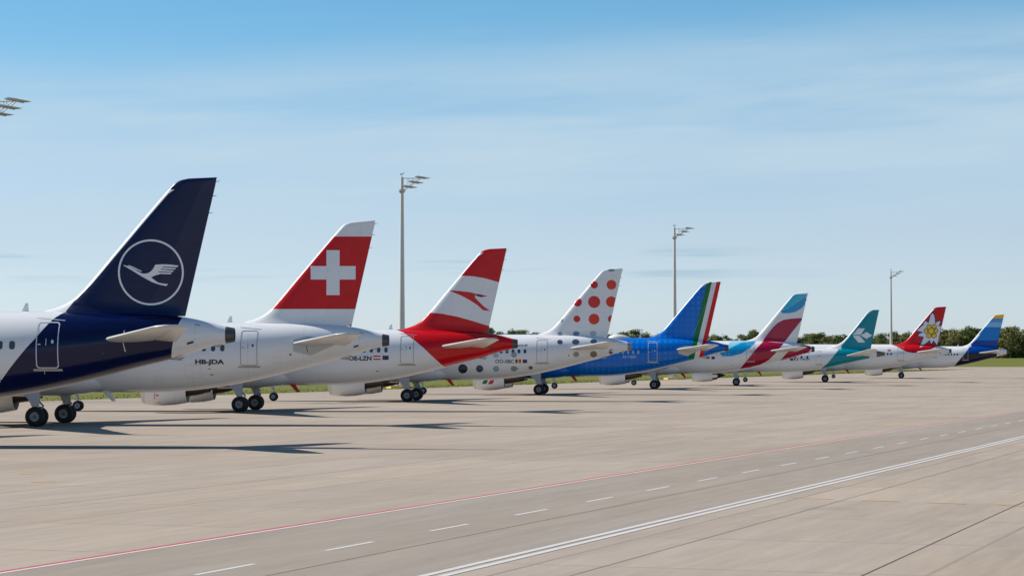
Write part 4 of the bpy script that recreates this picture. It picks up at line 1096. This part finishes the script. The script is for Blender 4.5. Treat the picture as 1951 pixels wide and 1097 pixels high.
# ------------------------------------------------------------------ floodlight masts on the far apron edge
M['mast'] = plain('mast_concrete', (0.60, 0.585, 0.56), 0.6, wear=0.08, scale=0.7)
M['galv'] = plain('galvanised_steel', (0.42, 0.43, 0.44), 0.4, metal=0.5, wear=0.15, scale=3)
M['lamp_housing'] = plain('lamp_housing', (0.60, 0.58, 0.53), 0.4, wear=0.1)
M['lamp_glass'] = plain('lamp_glass', (0.25, 0.26, 0.27), 0.15)
M['yellow'] = plain('mast_base_yellow', srgb(232, 196, 110), 0.6, wear=0.1)
M['cabinet'] = plain('cabinet_white', (0.62, 0.62, 0.6), 0.5)
M['warn'] = plain('warning_lamp', (0.45, 0.05, 0.04), 0.3)
def mast_meshes():
    S = {}
    H = 27.0
    m = MB(); m.lathe([(0.25, 0.47), (0.7, 0.46), (H * 0.5, 0.33), (H, 0.20), (H + 0.02, 0.01)], (0, 0, 0), 'z', 16); S['pole'] = m.mesh('pole', True, 40)
    m = MB(); m.prism([(2.0 * math.cos(R(45 * i + 22.5)), 2.0 * math.sin(R(45 * i + 22.5))) for i in range(8)], -0.02, 0.32); S['base'] = m.mesh('base_slab', False)
    m = MB(); m.box(-1.0, -0.05, -1.35, -0.75, 0.32, 1.6); m.prism([(-1.05, 1.6), (0.0, 1.6), (-0.05, 1.7), (-1.0, 1.7)], -1.4, -0.7, 'y'); S['cabinet'] = m.mesh('cabinet', False)
    m = MB(); m.lathe([(H - 2.0, 0.30), (H - 1.85, 0.42), (H - 1.6, 0.42), (H - 1.5, 0.27)], (0, 0, 0), 'z', 16, closed=True); S['collar'] = m.mesh('collar', True, 30)
    m = MB(); m.tube((0, 0, H), (0, 0, H + 0.5), 0.035, n=8); m.tube((-0.18, 0, H + 0.3), (0.18, 0, H + 0.42), 0.03, n=8); m.lathe([(H + 0.28, 0.01), (H + 0.3, 0.10), (H + 0.46, 0.09), (H + 0.5, 0.01)], (-0.18, 0, 0), 'z', 10); m.lathe([(H + 0.4, 0.01), (H + 0.42, 0.09), (H + 0.56, 0.08), (H + 0.6, 0.01)], (0.18, 0, 0), 'z', 10); S['finial'] = m.mesh('finial')
    m = MB()
    for y in (-0.28, 0.28):
        m.tube((0.1, y, H - 1.75), (2.75, y, H - 0.05), 0.055, n=8)
        m.tube((0.1, y, H - 0.15), (2.45, y, H - 0.22), 0.03, n=8)
        for k in (0.3, 0.6): m.tube((0.1 + 2.65 * k, y, H - 1.75 + 1.7 * k), (0.1 + 2.35 * k, y, H - 0.2), 0.022, n=6)
    for k in (0.25, 0.58, 0.92): m.tube((0.1 + 2.65 * k, -1.5, H - 1.75 + 1.7 * k), (0.1 + 2.65 * k, 1.5, H - 1.75 + 1.7 * k), 0.05, n=8)
    S['arm'] = m.mesh('lamp_arm')
    lamps = []
    for k in (0.25, 0.58, 0.92):
        for y in (-1.25, -0.45, 0.45, 1.25):
            lamps.append((0.1 + 2.65 * k + 0.1, y, H - 1.75 + 1.7 * k + 0.08))
    m = MB(); m.prism([(-0.38, 0.01), (0.08, 0.13), (0.5, 0.05), (0.8, 0.0), (0.5, -0.04), (-0.34, -0.05)], -0.22, 0.22, 'y'); S['head'] = m.mesh('floodlight', True, 25)
    m = MB(); m.prism([(-0.25, -0.055), (0.5, -0.045), (0.48, -0.07), (-0.23, -0.08)], -0.18, 0.18, 'y'); S['lens'] = m.mesh('lens', True, 25)
    S['lamps'] = lamps
    return S
MS = mast_meshes()
MH = 27.55
arm_rz = math.atan2(ed.y, ed.x) - R(90)
for u, vtop, lab in ((-22, 178, 'floodlight mast at the left edge of the view, only its lamps showing'), (765.5, 329, 'tall floodlight mast rising behind the red and white banded fin'),
                     (1285.5, 428, 'floodlight mast between the dotted fin and the striped rudder'), (1698, 512.5, 'distant floodlight mast between the teal tail and the flower fin')):
    Y = (MH - CAMH) * FPX / (HZ - vtop)
    p = at_depth(u, HZ, Y)
    rt = empty('floodlight_mast', (p.x, p.y, 0), arm_rz); tag(rt, lab, 'light mast', 'floodlight masts along the apron edge')
    put('pole', MS['pole'], M['mast'], rt); put('base_slab', MS['base'], M['yellow'], rt); put('cabinet', MS['cabinet'], M['cabinet'], rt)
    put('collar', MS['collar'], M['galv'], rt); put('finial', MS['finial'], M['galv'], rt); put('lamp_arm', MS['arm'], M['galv'], rt)
    for q in MS['lamps']:
        h = put('floodlight', MS['head'], M['lamp_housing'], rt, q); put('lens', MS['lens'], M['lamp_glass'], h)

# ------------------------------------------------------------------ the far wood, tree by tree
def leaf_material(name, c0, c1):
    m, t, b = newmat(name)
    tcn = t.nodes.new('ShaderNodeTexCoord').outputs['Object']
    info = t.nodes.new('ShaderNodeObjectInfo').outputs['Random']
    f = tmath(t, 'ADD', tmath(t, 'MULTIPLY', tnoise(t, tcn, 1.1, 3), 0.8), tmath(t, 'MULTIPLY', info, 0.6), clamp=True)
    t.links.new(tmix(t, tmap(t, f, 0.3, 1.0, 0, 1), c0, c1), b.inputs['Base Color'])
    b.inputs['Roughness'].default_value = 0.75; b.inputs['Specular IOR Level'].default_value = 0.2
    tr = t.nodes.new('ShaderNodeBsdfTranslucent'); tr.inputs[0].default_value = tuple(q * 1.1 for q in c1) + (1,)
    mx = t.nodes.new('ShaderNodeMixShader'); mx.inputs[0].default_value = 0.22
    t.links.new(b.outputs[0], mx.inputs[1]); t.links.new(tr.outputs[0], mx.inputs[2]); t.links.new(mx.outputs[0], t.nodes['Material Output'].inputs[0])
    return m
M['leaf_a'] = leaf_material('leaf_green', (0.085, 0.120, 0.034), (0.185, 0.215, 0.062))
M['leaf_b'] = leaf_material('leaf_olive', (0.115, 0.122, 0.042), (0.240, 0.225, 0.080))
M['leaf_c'] = leaf_material('leaf_dark', (0.058, 0.092, 0.030), (0.130, 0.165, 0.050))
M['bark'] = plain('bark', (0.09, 0.075, 0.06), 0.85, wear=0.3, scale=2)

def tree_meshes(seed, kind):
    rng = random.Random(seed)
    m = MB()
    m.tube((0, 0, -0.05), (0.1, 0, 0.30), 0.030, 0.022, 8)
    tips = []
    for i in range(6):
        a = 2 * math.pi * i / 6 + rng.uniform(-.4, .4); r = rng.uniform(0.10, 0.24); z0 = rng.uniform(0.16, 0.3); z1 = rng.uniform(0.42, 0.78)
        m.tube((0.06, 0, z0), (r * math.cos(a), r * math.sin(a), z1), 0.013, 0.005, 6)
        tips.append((r * math.cos(a), r * math.sin(a), z1))
    trunk = m.mesh('trunk')
    # crown of unit height: clumps of leaf faces, wider or taller by kind
    W = {0: 0.40, 1: 0.33, 2: 0.46}[kind]; zb = {0: 0.10, 1: 0.10, 2: 0.06}[kind]
    clumps = []
    for i in range(46):
        t = rng.random(); z = zb + (1 - zb) * t
        env = W * (math.sin(math.pi * min(1, 0.12 + 0.86 * t ** 0.8)) ** 0.6) * rng.uniform(0.85, 1.12)
        a = rng.uniform(0, 2 * math.pi); r = env * math.sqrt(rng.uniform(0.15, 1)) * 0.85
        clumps.append((r * math.cos(a), r * math.sin(a), z * 0.92, rng.uniform(0.07, 0.15)))
    v, f = [], []
    for cx_, cy_, cz_, cr_ in clumps:
        for k in range(60):
            d = Vector((rng.gauss(0, 1), rng.gauss(0, 1), rng.gauss(0, 0.8))).normalized() * cr_ * rng.uniform(0.55, 1.05)
            p_ = Vector((cx_, cy_, cz_)) + d
            if p_.z < 0.02: continue
            nrm = (d.normalized() + Vector((rng.gauss(0, .5), rng.gauss(0, .5), rng.gauss(0.2, .5)))).normalized()
            q = nrm.to_track_quat('Z', 'Y'); s_ = rng.uniform(0.014, 0.032); b = len(v); rot = rng.uniform(0, 6.28)
            for j in range(4):
                t_ = rot + math.pi / 2 * j; w_ = s_ * (1.25 if j % 2 else 0.75)
                v.append(p_ + q @ Vector((w_ * math.cos(t_), w_ * math.sin(t_), 0)))
            f.append((b, b + 1, b + 2, b + 3))
    return trunk, mesh_from('crown', [tuple(q) for q in v], f, False, recalc=False)
TREES = [tree_meshes(20 + i, i % 3) for i in range(9)]
rng = random.Random(11)
# treetop line read from the photograph: pixel column -> pixel row
tops = pchip([(860, 632), (925, 629), (960, 633), (1000, 632), (1040, 640), (1150, 640), (1210, 633), (1240, 640), (1300, 641), (1360, 640), (1400, 640), (1438, 631), (1470, 640), (1530, 639), (1552, 635), (1590, 640), (1640, 643), (1670, 640), (1692, 633), (1720, 636), (1760, 633), (1800, 631), (1835, 627), (1870, 630), (1905, 633), (1925, 624), (1960, 627), (2100, 626)])
spots = []
u = 868.0
while u < 2080:
    spots.append((u, 1215 + rng.uniform(-8, 12), 0)); u += rng.uniform(15, 25)
u = 880.0
while u < 2080:
    spots.append((u, 1246 + rng.uniform(-8, 8), 1)); u += rng.uniform(17, 28)
fixed = [(925, 1), (1210, 0), (1438, 1), (1552, 1), (1692, 1), (1835, 0), (1925, 0)]
MARKS = [(930, 'behind the red and white banded tail'), (1110, 'between the banded tail and the dotted fin'), (1240, 'between the dotted fin and the blue striped tail'), (1370, 'behind the blue striped tail'),
         (1450, 'left of the burgundy swoosh fin'), (1530, 'behind the burgundy swoosh fin'), (1600, 'between the swoosh fin and the teal tail'), (1690, 'right of the teal tail'), (1735, 'just right of the distant light mast'),
         (1805, 'behind the flower fin'), (1870, 'between the flower fin and the yellow-tipped fin'), (1920, 'behind the yellow-tipped fin'), (1960, 'at the right edge beyond the yellow-tipped fin'), (9999, 'past the right end of the view')]
ORD = ['first', 'second', 'third', 'fourth', 'fifth', 'sixth', 'seventh', 'eighth', 'ninth', 'tenth', 'eleventh', 'twelfth', 'thirteenth', 'fourteenth', 'fifteenth', 'sixteenth']
cnt = {}
for u, Y, row in sorted(spots, key=lambda q: q[0]):
    vt = tops(u) + (rng.uniform(1, 12) if row == 0 else rng.uniform(-1, 4))
    ground_z = field_z(0, Y)
    ztop = at_depth(u, vt, Y).z; H = max(7.0, (ztop - ground_z) * 1.1)
    P_ = at_depth(u, HZ, Y)
    k = rng.randrange(9); W_ = H * rng.uniform(1.15, 1.6)
    rt = empty('broadleaf_tree', (P_.x, Y, ground_z), rng.uniform(0, 6.28))
    tr, crn = TREES[k]
    a = put('trunk', tr, M['bark'], rt); b = put('crown', crn, M[rng.choice(['leaf_a', 'leaf_a', 'leaf_b', 'leaf_c'])], rt)
    for o in (a, b): o.scale = (W_, W_, H)
    mk = next(t for lim, t in MARKS if u < lim); key = (mk, row); i = cnt.get(key, 0); cnt[key] = i + 1
    tag(rt, '%s %s tree %s' % (ORD[min(i, 15)], 'front-row' if row == 0 else 'back-row', mk), 'tree', 'trees of the far wood')
# undergrowth closing the wood below the crowns
def undergrowth():
    rng = random.Random(5); v, f = [], []
    for i in range(24000):
        u = rng.uniform(850, 2100); Y = rng.uniform(1204, 1262); p_ = at_depth(u, HZ, Y); z = field_z(0, Y) + abs(rng.gauss(0, 1)) * 2.8
        s_ = rng.uniform(0.3, 0.75); q = Vector((rng.gauss(0, 1), rng.gauss(-0.6, 1), rng.gauss(0.4, 1))).to_track_quat('Z', 'Y'); b = len(v)
        for j in range(4): v.append(tuple(Vector((p_.x, Y, z)) + q @ Vector((s_ * math.cos(1.57 * j), s_ * math.sin(1.57 * j), 0))))
        f.append((b, b + 1, b + 2, b + 3))
    return mesh_from('undergrowth', v, f, False, recalc=False)
tag(put('undergrowth', undergrowth(), M['leaf_c']), 'dark undergrowth filling the foot of the far wood', 'bushes', kind='stuff')
